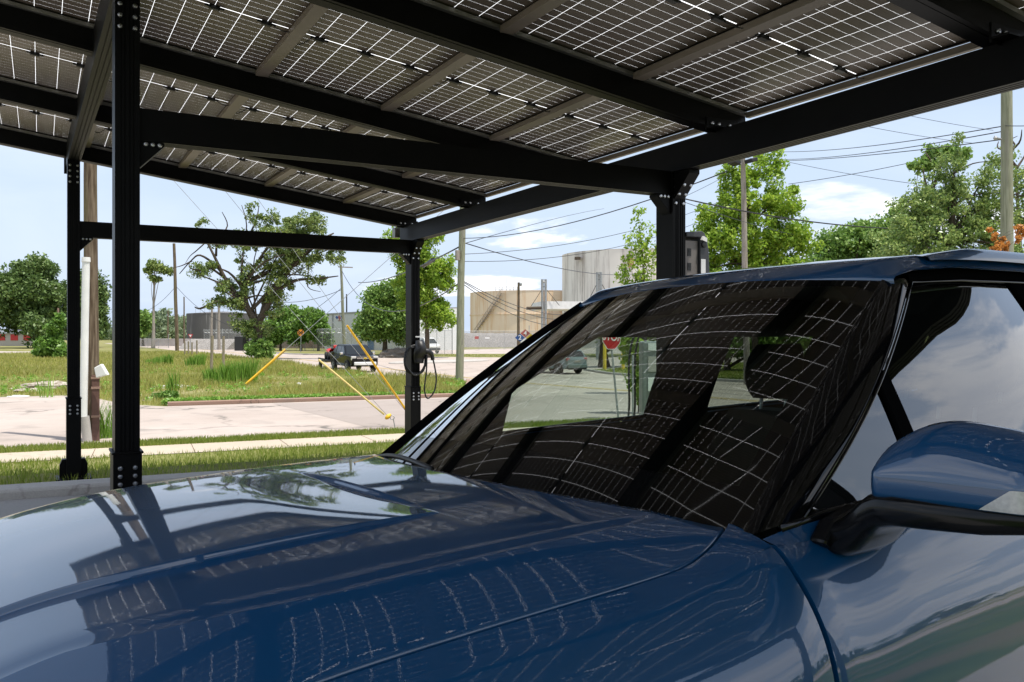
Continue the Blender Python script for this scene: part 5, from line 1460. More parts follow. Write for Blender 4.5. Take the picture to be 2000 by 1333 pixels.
# plate seams and stair on the beige tank, facing the viewer
def on_tank(px, py, dtank=190, pxc=1046, r=14.7, off=.25):
    # point on the cylinder facing the viewer under pixel (px, py)
    lat = (px-pxc)/FPX*dtank
    lat = max(-r*.999, min(r*.999, lat)); dep = dtank-math.sqrt(r*r-lat*lat)-off
    p = FW*dep + RT*((px-1000)/FPX*dep)
    return Vector((p[0], p[1], CAMH+(650-py)/FPX*dep))
st_ = MB(); pts = [on_tank(925+(980-925)*k/16, 655-(655-573)*k/16, off=.7)-tc_ for k in range(17)]
P = [[p+Vector((0,0,.0)), p+Vector((0,0,.85))] for p in pts]; Q = [[p-Vector(FW)*.7, p-Vector(FW)*.7+Vector((0,0,.85))] for p in pts]
st_.tube([p for p in pts], .12, 5); st_.tube([p+Vector((0,0,1.0)) for p in pts], .05, 5)
for p in pts: st_.tube([p, p+Vector((0,0,1.0))], .04, 4); st_.box(p-Vector(FW)*.35, (1.0,.9,.06))
st_.build('stair', pbr('stair_beige',(.42,.36,.29),(.5,.44,.36),rough=.8,scale=1), tb)
rl = MB(); rp = [on_tank(968+42*k/6, 572, off=-.3)-tc_ for k in range(7)]
for h_ in (.6,1.2): rl.tube([p+Vector((0,0,h_)) for p in rp], .05, 4)
for p in rp: rl.tube([p, p+Vector((0,0,1.2))], .05, 4)
rl.tube([rp[3], rp[3]+Vector((0,0,3.1))], .04, 4); rl.build('top_railing', M['galv'], tb)
sm_ = MB()
for px_ in (973,):
    sm_.tube([on_tank(px_, 655, off=.01)-tc_, on_tank(px_, 618, off=.01)-tc_], .07, 4)
sm_.build('drain_pipe', pbr('seam_rust',(.42,.28,.16),rough=.8), tb)
mw_ = stained('tank_white', (.72,.67,.61), (.83,.79,.73), (.33,.28,.24), .51, .045)
tw, tcw, _ = tank(1240, 172, 14.8, 17.3, -.6, mw_, 'tall white streaked storage tank behind the beige one')
for px_, py_, mm in ((1128,505,'sign_black'),(1231,501,'sign_black')):
    p = on_tank(px_, py_, 172, 1240, 14.8, .25); v_ = MB(); v_.box(p-tcw, (1.1,.8,.5), Matrix.Rotation(-TH,3,'Z')); v_.build('overflow_box', M['bark'], tw)
p = on_tank(1232, 512, 172, 1240, 14.8, .05); v_ = MB()
pts = [on_tank(1226+12*i/5, 506+18*j/6, 172, 1240, 14.8, .03)-tcw for j in range(7) for i in range(6)]
v_.grid([[on_tank(1226+12*i/5+(1.2*math.sin(j*2.1+i)), 505+ (8+12*abs(math.sin(i*1.9)))*j/6, 172, 1240, 14.8, .04)-tcw for i in range(6)] for j in range(7)]); v_.build('rust_stain', pbr('rust',(.50,.17,.07),(.58,.34,.22),rough=.9,scale=.8), tw)
md_ = stained('tank_dark', (.085,.082,.085), (.13,.125,.125), (.34,.33,.33), .53, .04)
td, tcd, _ = tank(436, 212, 8.6, 6.3, -.9, md_, 'dark grey streaked tank in the far yard behind the vine covered tree', ribs=())
rl = MB(); rp = [at(382+k*9, 612, 205)-tcd for k in range(11)]
for p in rp: rl.tube([p, p+Vector((0,0,1.1))], .04, 4)
rl.tube([p+Vector((0,0,1.1)) for p in rp], .04, 4); rl.build('top_railing', M['galv'], td)
# low wall behind the fence
def wallbox(name, a, b, z0, z1, th, m, label, cat):
    A, B = Vector((a.x,a.y,0)), Vector((b.x,b.y,0)); t = (B-A).normalized(); L_ = (B-A).length
    ang = math.atan2(t.y, t.x); mb = MB(); mb.box((L_/2,0,(z0+z1)/2),(L_,th,z1-z0)); o = mb.build(name, m, bevel=.03); o.location = A; o.rotation_euler = (0,0,ang); tag(o, label, cat); return o
w = wallbox('containment_wall', at(470,650,152), at(636,650,146), -1.2, 1.0, .4, pbr('wall_grey',(.30,.29,.28),(.38,.37,.355),rough=.9,scale=1.2,stretch=(1,1,.3)), 'low grey wall with a brown foot behind the razor wire fence', 'wall')
bb = MB(); L_ = (at(636,650,146)-at(470,650,152)).length; bb.box((L_/2,-.28,-.55),(L_,.15,1.3)); bb.build('brown_base', pbr('base_brown',(.13,.09,.065),(.22,.16,.12),rough=.9,scale=.9), w)
wallbox('yard_wall', at(250,650,178), at(383,650,168), -1.2, .35, .3, pbr('pale_wall',(.46,.42,.40),(.54,.50,.48),rough=.9,scale=.5), 'pale wall of the far yard behind the yield sign', 'wall')
wallbox('concrete_block', at(464,650,128), at(480,650,127), -1.2, 1.0, 1.2, M['sign_black'], 'dark box-shaped cabinet beside the vine covered trunk', 'cabinet')
# warehouse
def corr(name, c):
    m, nt, out = mat(name); L = nt.links.new
    tc = N(nt, 'ShaderNodeTexCoord'); sp = N(nt, 'ShaderNodeSeparateXYZ'); L(tc.outputs['Object'], sp.inputs[0])
    mu = N(nt, 'ShaderNodeMath', operation='MULTIPLY'); mu.inputs[1].default_value = 2*PI/.5; L(sp.outputs[0], mu.inputs[0])
    sn = N(nt, 'ShaderNodeMath', operation='SINE'); L(mu.outputs[0], sn.inputs[0])
    bp = N(nt, 'ShaderNodeBump'); bp.inputs['Strength'].default_value = .6; bp.inputs['Distance'].default_value = .06; L(sn.outputs[0], bp.inputs['Height'])
    b = N(nt, 'ShaderNodeBsdfPrincipled'); b.inputs['Base Color'].default_value = rgb(c); b.inputs['Roughness'].default_value = .5; L(bp.outputs[0], b.inputs['Normal']); L(b.outputs[0], out.inputs['Surface'])
    return m
a_, b_ = at(634,650,140), at(815,650,126)
A = Vector((a_.x,a_.y,-1.2)); ang = math.atan2(b_.y-a_.y, b_.x-a_.x); LB = (b_-a_).length
wh = thing('warehouse', 'pale corrugated metal warehouse behind the fence', 'warehouse', A, ang)
H1 = 5.75
mb = MB(); mb.hexa([(0,0,0),(LB,0,0),(LB,10,0),(0,10,0),(0,0,H1),(LB,0,H1+.5),(LB,10,H1+.9),(0,10,H1+.4)]); mb.build('wall', corr('corrugated',(.60,.62,.60)), wh)
mb = MB(); mb.hexa([(-.15,-.15,H1+.002),(LB,-.15,H1+.50),(LB,10,H1+.92),(-.15,10,H1+.42),(-.15,-.15,H1+.2),(LB,-.15,H1+.7),(LB,10,H1+1.1),(-.15,10,H1+.6)]); mb.build('roof', M['galv'], wh)
def on_wall(px, py):
    # point on the front wall under a pixel, in local wall coordinates
    r = FW+(px-1000)/FPX*RT; dx, dy = math.cos(ang), math.sin(ang)
    den = r[0]*dy-r[1]*dx; d = (A.x*dy-A.y*dx)/den
    p = r*d; return ((p[0]-A.x)*dx+(p[1]-A.y)*dy, CAMH+(650-py)/FPX*d-A.z, d)
x1, z1, _ = on_wall(719,682); x2, z2, _ = on_wall(731,655)
mb = MB(); mb.box(((x1+x2)/2,-.05,z2/2),(x2-x1,.12,z2)); mb.build('door', pbr('door_blue',(.035,.11,.25),rough=.5), wh)
# painted mark: three small slanted blocks
for (pxs, mm) in (([(655,620),(658,617.5),(661,621),(658.5,624)],'sign_blue'),([(660.5,619),(663,615),(666,621),(663,627)],'sign_rose'),([(664.5,618.5),(667.5,617),(669.5,623),(667,625.5)],'sign_blue')):
    mb = MB(); q = [on_wall(*p) for p in pxs]; mb.add([(x,-.03,z) for x,z,_ in q]+[(x,-.005,z) for x,z,_ in q], [(0,1,2,3),(7,6,5,4)]+[(i,(i+1)%4,(i+1)%4+4,i+4) for i in range(4)]); mb.build('painted_mark', M[mm], wh)
mb = MB(); x, z, _ = on_wall(665,627); mb.box((x,-.02,z),(1.3,.03,.12)); mb.build('painted_mark', M['kerb_red'], wh)
mb = MB(); x, z, _ = on_wall(650.5,650); mb.tube([(x,-.1,.1),(x,-.1,H1)], .07, 6); mb.build('downpipe', M['galv'], wh)
# red low house at far left
a_, b_ = at(-60,650,176), at(66,650,172); A2 = Vector((a_.x,a_.y,-1.15)); ang2 = math.atan2(b_.y-a_.y, b_.x-a_.x); L2 = (b_-a_).length
hs = thing('low_house', 'low red and white house half hidden behind the far left oak', 'house', A2, ang2)
mb = MB(); mb.box((L2/2,3,1.3),(L2,6,2.6)); mb.build('wall', pbr('house_wall',(.40,.37,.35),rough=.8), hs)
mb = MB(); mb.prism([(-.4,2.6),(6.4,2.6),(3,3.6)], -.3, L2+.3, (1,2,0)); mb.build('roof', M['galv'], hs)
for k in range(4):
    mb = MB(); mb.box((L2-1.6-3.2*k,-.03,1.75),(1.8,.08,1.25)); mb.build('red_panel', M['sign_red'], hs)
# cable-hung canopy of a fuel station
cp = thing('fuel_canopy', 'white flat canopy hung by cables from twin steel masts in front of the beige tank', 'canopy', on(1062,92))
o0 = cp.location
dl = Vector((.93,-.37,0))
p0 = at(1058,604,92)-o0; 
mb = MB(); nrm = Vector((-dl.y, dl.x, 0)); L_ = 26
v = [p0, p0+dl*L_, p0+dl*L_+nrm*7, p0+nrm*7]
mb.hexa([q for q in v]+[q+Vector((0,0,.85)) for q in v]); mb.build('fascia_slab', M['white_paint'], cp)
mb = MB(); q0 = at(1028,602.5,92)-o0; mb.tube([q0, p0+Vector((0,0,.12))], .17, 6); mb.build('outrigger', M['bark'], cp)
for (px_, top, dd) in ((1062.5,546,92),(1170,532,85)):
    for s in (-3.2, 3.2):
        b0_ = on(px_+s, dd)-o0; t0_ = at(px_+s, top, dd)-o0; mb = MB(); mb.tube([b0_, t0_], .15, 8); mb.build('mast', M['galv'], cp)
    mb = MB(); mb.tube([at(px_-3.2,top+5,dd)-o0, at(px_+3.2,top+5,dd)-o0], .14, 6); mb.build('mast_tie', M['galv'], cp)
    for e in (-28, 30):
        mb = MB(); mb.tube([at(px_,top+14,dd)-o0, at(px_+e,600-e*.1,dd)-o0], .03, 4); mb.build('stay_cable', M['cable'], cp)
# hazard diamond board
hz = thing('hazard_sign', 'hazard diamond sign with blue 2 and red 4 by the beige tank yard', 'sign', on(1021,98))
o0 = hz.location
def textobj(name, s, size, m, parent, M4, ext=.01):
    cu = bpy.data.curves.new(name, 'FONT'); cu.body = s; cu.size = size; cu.align_x = 'CENTER'; cu.align_y = 'CENTER'; cu.extrude = ext; cu.offset = size*.018
    cu.materials.append(m); t_ = bpy.data.objects.new('text', cu); C.objects.link(t_); bpy.context.view_layer.update()
    me = bpy.data.meshes.new_from_object(t_.evaluated_get(bpy.context.evaluated_depsgraph_get())); bpy.data.objects.remove(t_); bpy.data.curves.remove(cu)
    o = bpy.data.objects.new(name, me); C.objects.link(o); o.parent = parent; o.matrix_local = M4; return o
FACE = Matrix(((RT[0],0,-FW[0],0),(RT[1],0,-FW[1],0),(0,1,0,0),(0,0,0,1)))
for (px_, py_, mm, tx) in ((1015.5,660,'sign_blue','2'),(1026,651.5,'sign_rose','4'),(1036.5,660,'sign_yellow',None),(1026,668.5,'sign_white',None)):
    c = at(px_, py_, 98)-o0; h_ = 10*98/FPX*.98
    mb = MB(); R_ = Vector(RT); v = [c-R_*h_, c-Vector((0,0,h_*.82)), c+R_*h_, c+Vector((0,0,h_*.82))]
    mb.hexa(v+[q+Vector(FW)*.06 for q in v]); pl = mb.build('diamond_plate', M[mm], hz)
    if tx: textobj('numeral', tx, .75, M['sign_white'], hz, Matrix.Translation(c-Vector(FW)*.02) @ FACE)
for px_ in (1017,1035):
    mb = MB(); mb.tube([on(px_,98.2)-o0, at(px_,660,98.2)-o0], .06, 6); mb.build('sign_leg', M['galv'], hz)
# railroad disc, yield, stop
rr_ = thing('railroad_sign', 'round orange railroad crossing sign with a black X by the far road', 'sign', on(587.5,116)); o0 = rr_.location
mb = MB(); mb.tube([Vector((0,0,-.1)), at(588,645,116)-o0], .05, 6); mb.build('signpost', M['galv'], rr_)
c = at(587.3,650.3,115.8)-o0; rot = FACE.to_3x3()
mb = MB(); mb.lathe([(.48,0),(.48,.02)], c, 28, rot); mb.build('disc', M['orange_paint'], rr_)
mb = MB(); mb.grid([[c+rot@Vector((q*math.cos(2*PI*k/28), q*math.sin(2*PI*k/28), zz)) for k in range(29)] for q, zz in ((.475,.024),(.445,.026))])
for sg in (1,-1): mb.box(c-Vector(FW)*.035, (.88,.10,.02), rot @ Matrix.Rotation(sg*PI/4,3,'Z'))
mb.build('black_cross', M['sign_black'], rr_)
for sx in (-.26,.26): textobj('letter', 'R', .3, M['sign_black'], rr_, Matrix.Translation(c-Vector(FW)*.03+Vector(RT)*sx) @ FACE)
yl_ = thing('yield_sign', 'small red and white yield triangle by the far left road', 'sign', on(372,134)); o0 = yl_.location
mb = MB(); mb.tube([Vector((0,0,-.1)), at(372,655,134)-o0], .04, 6); mb.build('signpost', M['galv'], yl_)
c = at(372,656,133.8)-o0
for k_, (sz, mm, off) in enumerate(((.46,'sign_red',0),(.25,'sign_white',.03))):
    mb = MB(); v = [c+Vector(RT)*sz*math.cos(a)+Vector((0,0,sz*math.sin(a)))-Vector(FW)*off for a in (PI/2+PI/3,PI/2-PI/3,-PI/2)]
    mb.add(v+[q+Vector(FW)*.02 for q in v], [(0,1,2),(5,4,3),(0,3,4,1),(1,4,5,2),(2,5,3,0)]); mb.build('triangle' if k_ == 0 else 'centre', M[mm], yl_)
sgn_ = thing('stop_sign', 'red stop sign on a leaning steel post seen through the windscreen', 'sign', on(1209,23.4)); o0 = sgn_.location
tp3 = at(1192,655,23.4)-o0
mb = MB(); mb.tube([Vector((0,0,-.2)), tp3], .030, 8); mb.build('signpost', M['galv'], sgn_)
c = at(1194.5,659,23.35)-o0
rotz = Matrix.Rotation(math.radians(38),4,'Z')      # turned towards the side road
F2 = Matrix.Translation(c) @ rotz @ FACE @ Matrix.Rotation(math.radians(-4),4,'Z')
def octo(r, z0, z1, m, nm):
    mb = MB(); n = 8; mb.prism([(r*math.cos(PI/8+k*PI/4), r*math.sin(PI/8+k*PI/4)) for k in range(8)], z0, z1); o = mb.build(nm, m, sgn_); o.matrix_local = F2; return o
octo(.375,0,.006,M['sign_white'],'border'); octo(.352,.006,.009,M['sign_red'],'face')
textobj('lettering', 'STOP', .30, M['sign_white'], sgn_, F2 @ Matrix.Translation((0,0,.0115)), .001)
mb = MB(); mb.tube([Vector((0,0,-.2)), at(1236,694,23.0)-on(1237,23.0)], .030, 8); o = mb.build('signpost', M['galv'], smooth=True, angle=40); o.location = on(1237,23.0); tag(o, 'bare steel post standing right of the stop sign', 'post')
# chain link fence with razor coil
def linkmat():
    m, nt, out = mat('chain_link'); L = nt.links.new
    tc = N(nt, 'ShaderNodeTexCoord'); mp = N(nt, 'ShaderNodeMapping'); mp.inputs['Rotation'].default_value = (0, PI/4, 0); L(tc.outputs['Object'], mp.inputs['Vector'])
    sp = N(nt, 'ShaderNodeSeparateXYZ'); L(mp.outputs[0], sp.inputs[0])
    def st(s):
        a = N(nt, 'ShaderNodeMath', operation='DIVIDE'); a.inputs[1].default_value = .07; L(s, a.inputs[0])
        f = N(nt, 'ShaderNodeMath', operation='FRACT'); L(a.outputs[0], f.inputs[0])
        g_ = N(nt, 'ShaderNodeMath', operation='LESS_THAN'); g_.inputs[1].default_value = .13; L(f.outputs[0], g_.inputs[0]); return g_.outputs[0]
    mx = N(nt, 'ShaderNodeMath', operation='MAXIMUM'); L(st(sp.outputs[0]), mx.inputs[0]); L(st(sp.outputs[2]), mx.inputs[1])
    t = N(nt, 'ShaderNodeBsdfTransparent'); b = N(nt, 'ShaderNodeBsdfPrincipled'); b.inputs['Base Color'].default_value = (.33,.34,.34,1); b.inputs['Roughness'].default_value = .5; b.inputs['Metallic'].default_value = .5
    ms = N(nt, 'ShaderNodeMixShader'); L(mx.outputs[0], ms.inputs[0]); L(t.outputs[0], ms.inputs[1]); L(b.outputs[0], ms.inputs[2]); L(ms.outputs[0], out.inputs['Surface']); return m
M['link'] = linkmat()
def fence(a, b, h, label, step=3.4, coil=True, tall=()):
    A = Vector((a.x,a.y,terr(a.x,a.y))); B = Vector((b.x,b.y,terr(b.x,b.y))); t = B-A; L_ = t.length; ang = math.atan2(t.y,t.x)
    root = thing('chain_link_fence', label, 'fence', A, ang)
    mb = MB(); mb.add([(0,0,.05),(L_,0,.05),(L_,0,h),(0,0,h)], [(0,1,2,3)]); mb.build('mesh', M['link'], root)
    n = int(L_/step)
    for k in range(n+1):
        x = L_*k/n; hh = h+.05+(.85 if k % 3 == 0 else .02); r = .055 if k % 3 == 0 else .03
        p = MB(); p.tube([(x,.06,-.2),(x,.06,hh)], r, 6); p.build('fence_post', M['galv'], root)
    for zz in (h,):
        p = MB(); p.tube([(0,.03,zz),(L_,.03,zz)], .03, 5); p.build('top_rail', M['galv'], root)
    if coil:
        p = MB(); pts = []; N_ = int(L_/.5)*10
        rz_ = random.Random(9)
        for k in range(N_):
            q = 2*PI*k/10; pts.append((L_*k/N_, .06+.28*math.cos(q), h+.42+.30*math.sin(q)+.03*math.sin(k*.37)))
        p.tube(pts, .022, 3); p.build('razor_coil', M['galv'], root)
    return root
fence(at(398,650,168), at(549,650,138), 2.6, 'far left run of razor wire fence below the dark tank')
fence(at(549,650,137), at(753,650,106), 2.6, 'middle run of razor wire fence passing behind the orange disc sign')
fence(at(754,650,105.5), at(838,650,100), 2.6, 'short run of razor wire fence in front of the round tree')
fence(at(838,650,101), at(884,650,108), 3.0, 'gate-like fence panel between the charger post and the greenish pole', step=2.2, coil=False)
fence(at(886,650,134), at(1130,650,137), 3.0, 'plain chain link fence in front of the gravel berm', step=3.9, coil=False)
fence(at(268,650,140), at(330,650,150), 1.6, 'low chain link fence at the far left yard by the thick black post', step=3.0, coil=False)
fence(at(1130,650,72), at(1330,650,70), 2.4, 'yard fence across the junction seen through the windscreen', step=3.0, coil=False)
for (px_, py_, mm, lb) in ((931,660,'sign_rose','small reddish notice on the plain chain link fence'),(952,660.5,'sign_white','small white notice on the plain chain link fence')):
    c = at(px_, py_, 132); mb = MB(); mb.box((0,0,0),(.62 if mm == 'sign_rose' else .7,.03,.42 if mm == 'sign_rose' else .25), Matrix.Rotation(-TH,3,'Z')); o = mb.build('notice_board', M[mm]); o.location = c; tag(o, lb, 'notice')
# bollards by the yard across the junction
for px_, lb in ((1181,'yellow bollard just left of the stop sign'),(1217,'yellow bollard right of the stop sign')):
    b0 = on(px_,62); mb = MB(); mb.lathe([(.13,-.1),(.13,1.9),(.09,2.0),(.02,2.03)], (0,0,0), 12); o = mb.build('bollard', M['sign_yellow'], smooth=True, angle=40); o.location = b0; tag(o, lb, 'bollard', 'yellow bollards')
# pump-like unit with hoses behind the car
pu = thing('fuel_pump', 'dark pale-panelled pump with hanging hoses seen through the far window of the blue car', 'pump', on(1288,19)); 
mb = MB(); mb.box((0,0,1.05),(.85,.55,2.1), Matrix.Rotation(-TH,3,'Z')); mb.build('cabinet', pbr('pump_grey',(.16,.18,.17),(.2,.22,.21),rough=.4,scale=3), pu, bevel=.04)
for zz, mm, hh in ((1.98,'sign_white',.16),(1.60,'kerb_conc',.34),(1.15,'sign_white',.3)):
    mb = MB(); mb.box(Vector((0,0,zz))-Vector(FW)*.29,(.6,.02,hh), Matrix.Rotation(-TH,3,'Z')); mb.build('panel', M[mm], pu)
mb = MB(); mb.box(Vector((0,0,1.85))-Vector(FW)*.30+Vector(RT)*.25,(.22,.03,.22), Matrix.Rotation(-TH,3,'Z') @ Matrix.Rotation(PI/4,3,'Y')); mb.build('red_diamond', M['sign_red'], pu)
for k_ in range(2):
    x0_ = -.55-.13*k_; R_ = Vector(RT)
    pts = [Vector((0,0,2.1))+R_*-.3, R_*(x0_*.8)+Vector((0,0,2.25)), R_*x0_+Vector((0,0,1.7)), R_*x0_+Vector((0,0,.7)), R_*(x0_-.02)+Vector((0,0,.1)), R_*(x0_+.25)+Vector((0,0,-.05))]
    mb = MB(); mb.tube(smooth_pts(pts,8), .025, 8); mb.build('hose', M['cable'], pu, smooth=True)
# ------------------------------------------------------------ vehicles
def carpaint(name, c, metal=.3):
    return pbr(name, c, rough=.3, metal=metal, coat=1)
M['truck_black'] = pbr('truck_black', (.005,.005,.006), rough=.25, spec=.3)
M['suv_grey'] = carpaint('suv_grey', (.18,.225,.225), .4)
M['van_white'] = carpaint('van_white', (.72,.72,.71), 0)
M['car_glass'] = pbr('car_glass', (.012,.015,.016), rough=.05, spec=.5)
def vehicle(name, label, loc, rz, L_, W_, low, prof, glass_side, cab, wheels, wr, m, bumper=None, front_glass=None, rear_glass=None, cat='car'):
    """prof: outline (x,z) of the body side, front at +x; cab: height from which the sides lean in"""
    root = thing(name, label, cat, loc, rz)
    def hw(z, x):
        w = W_/2
        if z > cab: w -= (z-cab)*.26
        if z < low+.25: w -= (low+.25-z)*.15
        w -= .10*max(0, (abs(x)-L_*.40)/(L_*.10))**2
        return w
    # body: stations along the outline; skin between the two sides
    mb = MB(); n = len(prof)
    vs = [(x, hw(z,x), z) for x, z in prof]+[(x, -hw(z,x), z) for x, z in prof]
    fs = [(i,(i+1)%n,(i+1)%n+n,i+n) for i in range(n)]
    bm_ = [tuple(range(n)), tuple(range(2*n-1,n-1,-1))]
    mb.add(vs, fs+bm_)
    body = mb.build('body', m, root, bevel=.05)
    for p in body.data.polygons: p.use_smooth = False
    def pane(nm, quad, mm=None, parent=None, th=.012):
        for s in (1,-1):
            mb = MB(); q = [Vector((x, s*(hw(z,x)+th), z)) for x, z in quad]
            mb.add([*q]+[v-Vector((0,s*.02,0)) for v in q], [tuple(range(len(q))), tuple(range(2*len(q)-1,len(q)-1,-1))]+[(i,(i+1)%len(q),(i+1)%len(q)+len(q),i+len(q)) for i in range(len(q))])
            mb.build(nm, mm or M['car_glass'], root)
    for q in glass_side: pane('side_window', q)
    def cross(nm, e0, e1, inset, mm, out):
        (x0,z0),(x1,z1) = e0, e1; nrm = Vector((z1-z0,0,-(x1-x0))).normalized()*out
        mb = MB(); v = [Vector((x0,hw(z0,x0)-inset,z0)),Vector((x0,-hw(z0,x0)+inset,z0)),Vector((x1,-hw(z1,x1)+inset,z1)),Vector((x1,hw(z1,x1)-inset,z1))]
        mb.hexa([q+nrm for q in v]+[q-nrm*.6 for q in v]); return mb.build(nm, mm, root)
    if front_glass: cross('windscreen', *front_glass, .09, M['car_glass'], .015)
    if rear_glass: cross('rear_window', *rear_glass, .12, M['car_glass'], .015)
    for x in wheels:
        for s in (1,-1):
            w = MB(); y = s*(W_/2-.11); w.lathe([(wr*.55,-.11),(wr*.93,-.115),(wr,-.07),(wr,.07),(wr*.93,.115),(wr*.55,.11)], (x,y,wr), 22, Matrix.Rotation(PI/2,3,'X')); wo = w.build('wheel', M['rubber'], root, smooth=True, angle=40)
            a = MB(); a.lathe([(wr*.62,-.10),(wr*.62,.118),(wr*.5,.10),(wr*.2,.105)], (x,y,wr), 18, Matrix.Rotation(PI/2,3,'X')); 
            for k in range(5): a.box((x+wr*.35*math.cos(k*1.2566), y+s*.115, wr+wr*.35*math.sin(k*1.2566)), (wr*.5,.02,wr*.16), Matrix.Rotation(-k*1.2566,3,'Y'))
            a.build('rim', M['galv'], wo, smooth=True, angle=40)
            c = MB(); P = [[(x+r*math.cos(q), s*(W_/2+.012), wr+r*math.sin(q)) for q in [PI*k/14 for k in range(15)]] for r in (wr*1.02, wr*1.20)]; c.grid(P); P2 = [[(x+r*math.cos(q), s*(W_/2-.25), wr+r*math.sin(q)) for q in [PI*k/14 for k in range(15)]] for r in (wr*1.20,)]; c.grid([P[1],P2[0]]); c.build('wheel_arch', M['black_plastic'], root)
    return root, hw, cross
# black pickup coming towards the junction
loc = on(690,59.6)
tk, hw, cross = vehicle('pickup_truck', 'black four door pickup truck with silver front bumper driving on the far road', (loc.x,loc.y,loc.z), math.radians(-92), 5.5, 2.02, .38,
    [(2.72,.55),(2.76,.95),(2.66,1.12),(1.55,1.20),(.62,1.83),(.35,1.89),(-1.0,1.89),(-1.25,1.84),(-1.95,1.36),(-2.72,1.30),(-2.74,.60),(-2.35,.42),(2.35,.40)],
    [[(1.25,1.22),(.62,1.74),(.22,1.76),(.22,1.24)],[(.14,1.24),(.14,1.76),(-.85,1.76),(-.95,1.24)],[(-1.03,1.24),(-.95,1.76),(-1.2,1.74),(-1.72,1.36)]], 1.15, (1.72,-1.66), .40, M['truck_black'], front_glass=((1.50,1.22),(.68,1.80)), cat='truck')
mb = MB(); mb.box((2.80,0,.62),(.10,1.55,.22)); mb.build('front_bumper', M['white_paint'], tk, bevel=.04)
mb = MB(); mb.box((2.76,0,.98),(.06,1.15,.30)); gr_ = mb.build('grille', M['black_plastic'], tk, bevel=.02)
mb = MB(); mb.box((2.80,0,.97),(.02,1.15,.03)); mb.box((2.80,0,1.06),(.02,1.15,.025)); mb.build('grille_bar', M['chrome'], gr_)
mb = MB(); mb.box((2.815,0,.98),(.02,.22,.07)); mb.box((2.815,0,.98),(.02,.10,.11)); mb.build('emblem', M['sign_yellow'], gr_)
for s in (1,-1):
    mb = MB(); mb.box((2.66,s*.77,.98),(.16,.36,.28)); mb.build('headlight', M['lens'], tk, bevel=.04)
    mb = MB(); mb.box((1.05,s*1.14,1.28),(.12,.22,.20)); mb.build('door_mirror', M['chrome'], tk, bevel=.04)
    mb = MB(); mb.box((2.73,s*.72,.50),(.06,.22,.09)); mb.build('fog_lamp', M['sign_black'], tk)
for s in (1,-1):
    for xx in (.18,-.95):
        mb = MB(); mb.box((xx-.1,s*(1.012),1.02),(.2,.02,.035)); mb.build('door_handle', M['chrome'], tk)
# trailer with a red quad bike
tl_ = thing('flat_trailer', 'low flat trailer behind the black pickup', 'trailer', (0,0,0)); 
hd = Vector((math.cos(math.radians(-92)), math.sin(math.radians(-92)),0)); tp4 = loc-hd*5.0; tl_.location = (tp4.x,tp4.y,terr(tp4.x,tp4.y)); tl_.rotation_euler = (0,0,math.radians(-98))
mb = MB(); mb.box((0,0,.62),(3.2,1.9,.14)); mb.box((0,.94,.74),(3.2,.05,.14)); mb.box((0,-.94,.74),(3.2,.05,.14)); mb.build('deck', M['black_plastic'], tl_, bevel=.02)
mb = MB(); mb.tube([(1.6,0,.5),(2.6,0,.5)], .06, 6); mb.build('drawbar', M['sign_black'], tl_)
for s in (1,-1):
    mb = MB(); mb.lathe([(.1,-.09),(.31,-.09),(.31,.09),(.1,.09)], (-.3,s*.98,.31), 18, Matrix.Rotation(PI/2,3,'X')); mb.build('wheel', M['rubber'], tl_, smooth=True, angle=40)
    mb = MB(); mb.box((-.3,s*.98,.66),(.8,.26,.05)); mb.build('mudguard', M['white_paint'], tl_)
qb = thing('quad_bike', 'red quad bike strapped on the trailer behind the pickup', 'quad bike', (tp4.x,tp4.y,terr(tp4.x,tp4.y)+.69), math.radians(-98))
mb = MB(); P = []
for k in range(11):
    t = k/10; x = -.85+1.7*t; w = .42+.08*math.cos(t*2*PI); z = .55+.12*math.cos(t*2*PI)
    P.append([(x, w*math.cos(a), z+.18*math.sin(a)) for a in [PI*q/8 for q in range(9)]])
mb.grid(P); mb.box((0,0,.5),(1.6,.5,.2)); mb.build('body', M['red_paint'], qb, smooth=True, angle=50)
mb = MB(); mb.box((-.25,0,.82),(.75,.32,.12)); mb.build('saddle', M['black_plastic'], qb, bevel=.04)
mb = MB(); mb.tube([(.45,0,.7),(.35,0,1.02)], .04, 6); mb.tube([(.32,-.38,1.06),(.36,0,1.02),(.32,.38,1.06)], .025, 6); mb.build('handlebar', M['black_plastic'], qb)
mb = MB(); mb.box((.55,0,.98),(.3,.3,.22)); mb.build('fairing', M['red_paint'], qb, bevel=.06)
for x in (.6,-.6):
    for s in (1,-1):
        mb = MB(); mb.lathe([(.1,-.12),(.27,-.12),(.29,0),(.27,.12),(.1,.12)], (x,s*.48,.28), 16, Matrix.Rotation(PI/2,3,'X')); mb.build('wheel', M['rubber'], qb, smooth=True, angle=40)
# grey hatchback seen from behind
loc = on(1086,56.5)
sv, hw, cross = vehicle('grey_hatchback', 'pale grey-blue hatchback driving away, seen through the windscreen', (loc.x,loc.y,loc.z), math.radians(97), 4.4, 1.84, .30,
    [(2.15,.50),(2.20,.75),(2.0,.92),(1.05,1.05),(.25,1.55),(-.1,1.63),(-1.1,1.62),(-1.75,1.52),(-2.05,1.10),(-2.18,.95),(-2.20,.55),(-1.95,.34),(1.9,.30)],
    [[(.85,1.06),(.22,1.48),(-.22,1.54),(-.22,1.06)],[(-.30,1.06),(-.30,1.54),(-1.0,1.54),(-1.15,1.07)],[(-1.22,1.09),(-1.1,1.52),(-1.5,1.46),(-1.62,1.16)]], 1.0, (1.38,-1.30), .35, M['suv_grey'], front_glass=((1.02,1.08),(.3,1.52)), rear_glass=((-2.02,1.13),(-1.78,1.49)))
mb = MB(); mb.box((-2.21,0,.52),(.10,1.62,.26)); mb.build('rear_bumper', M['suv_grey'], sv, bevel=.05)
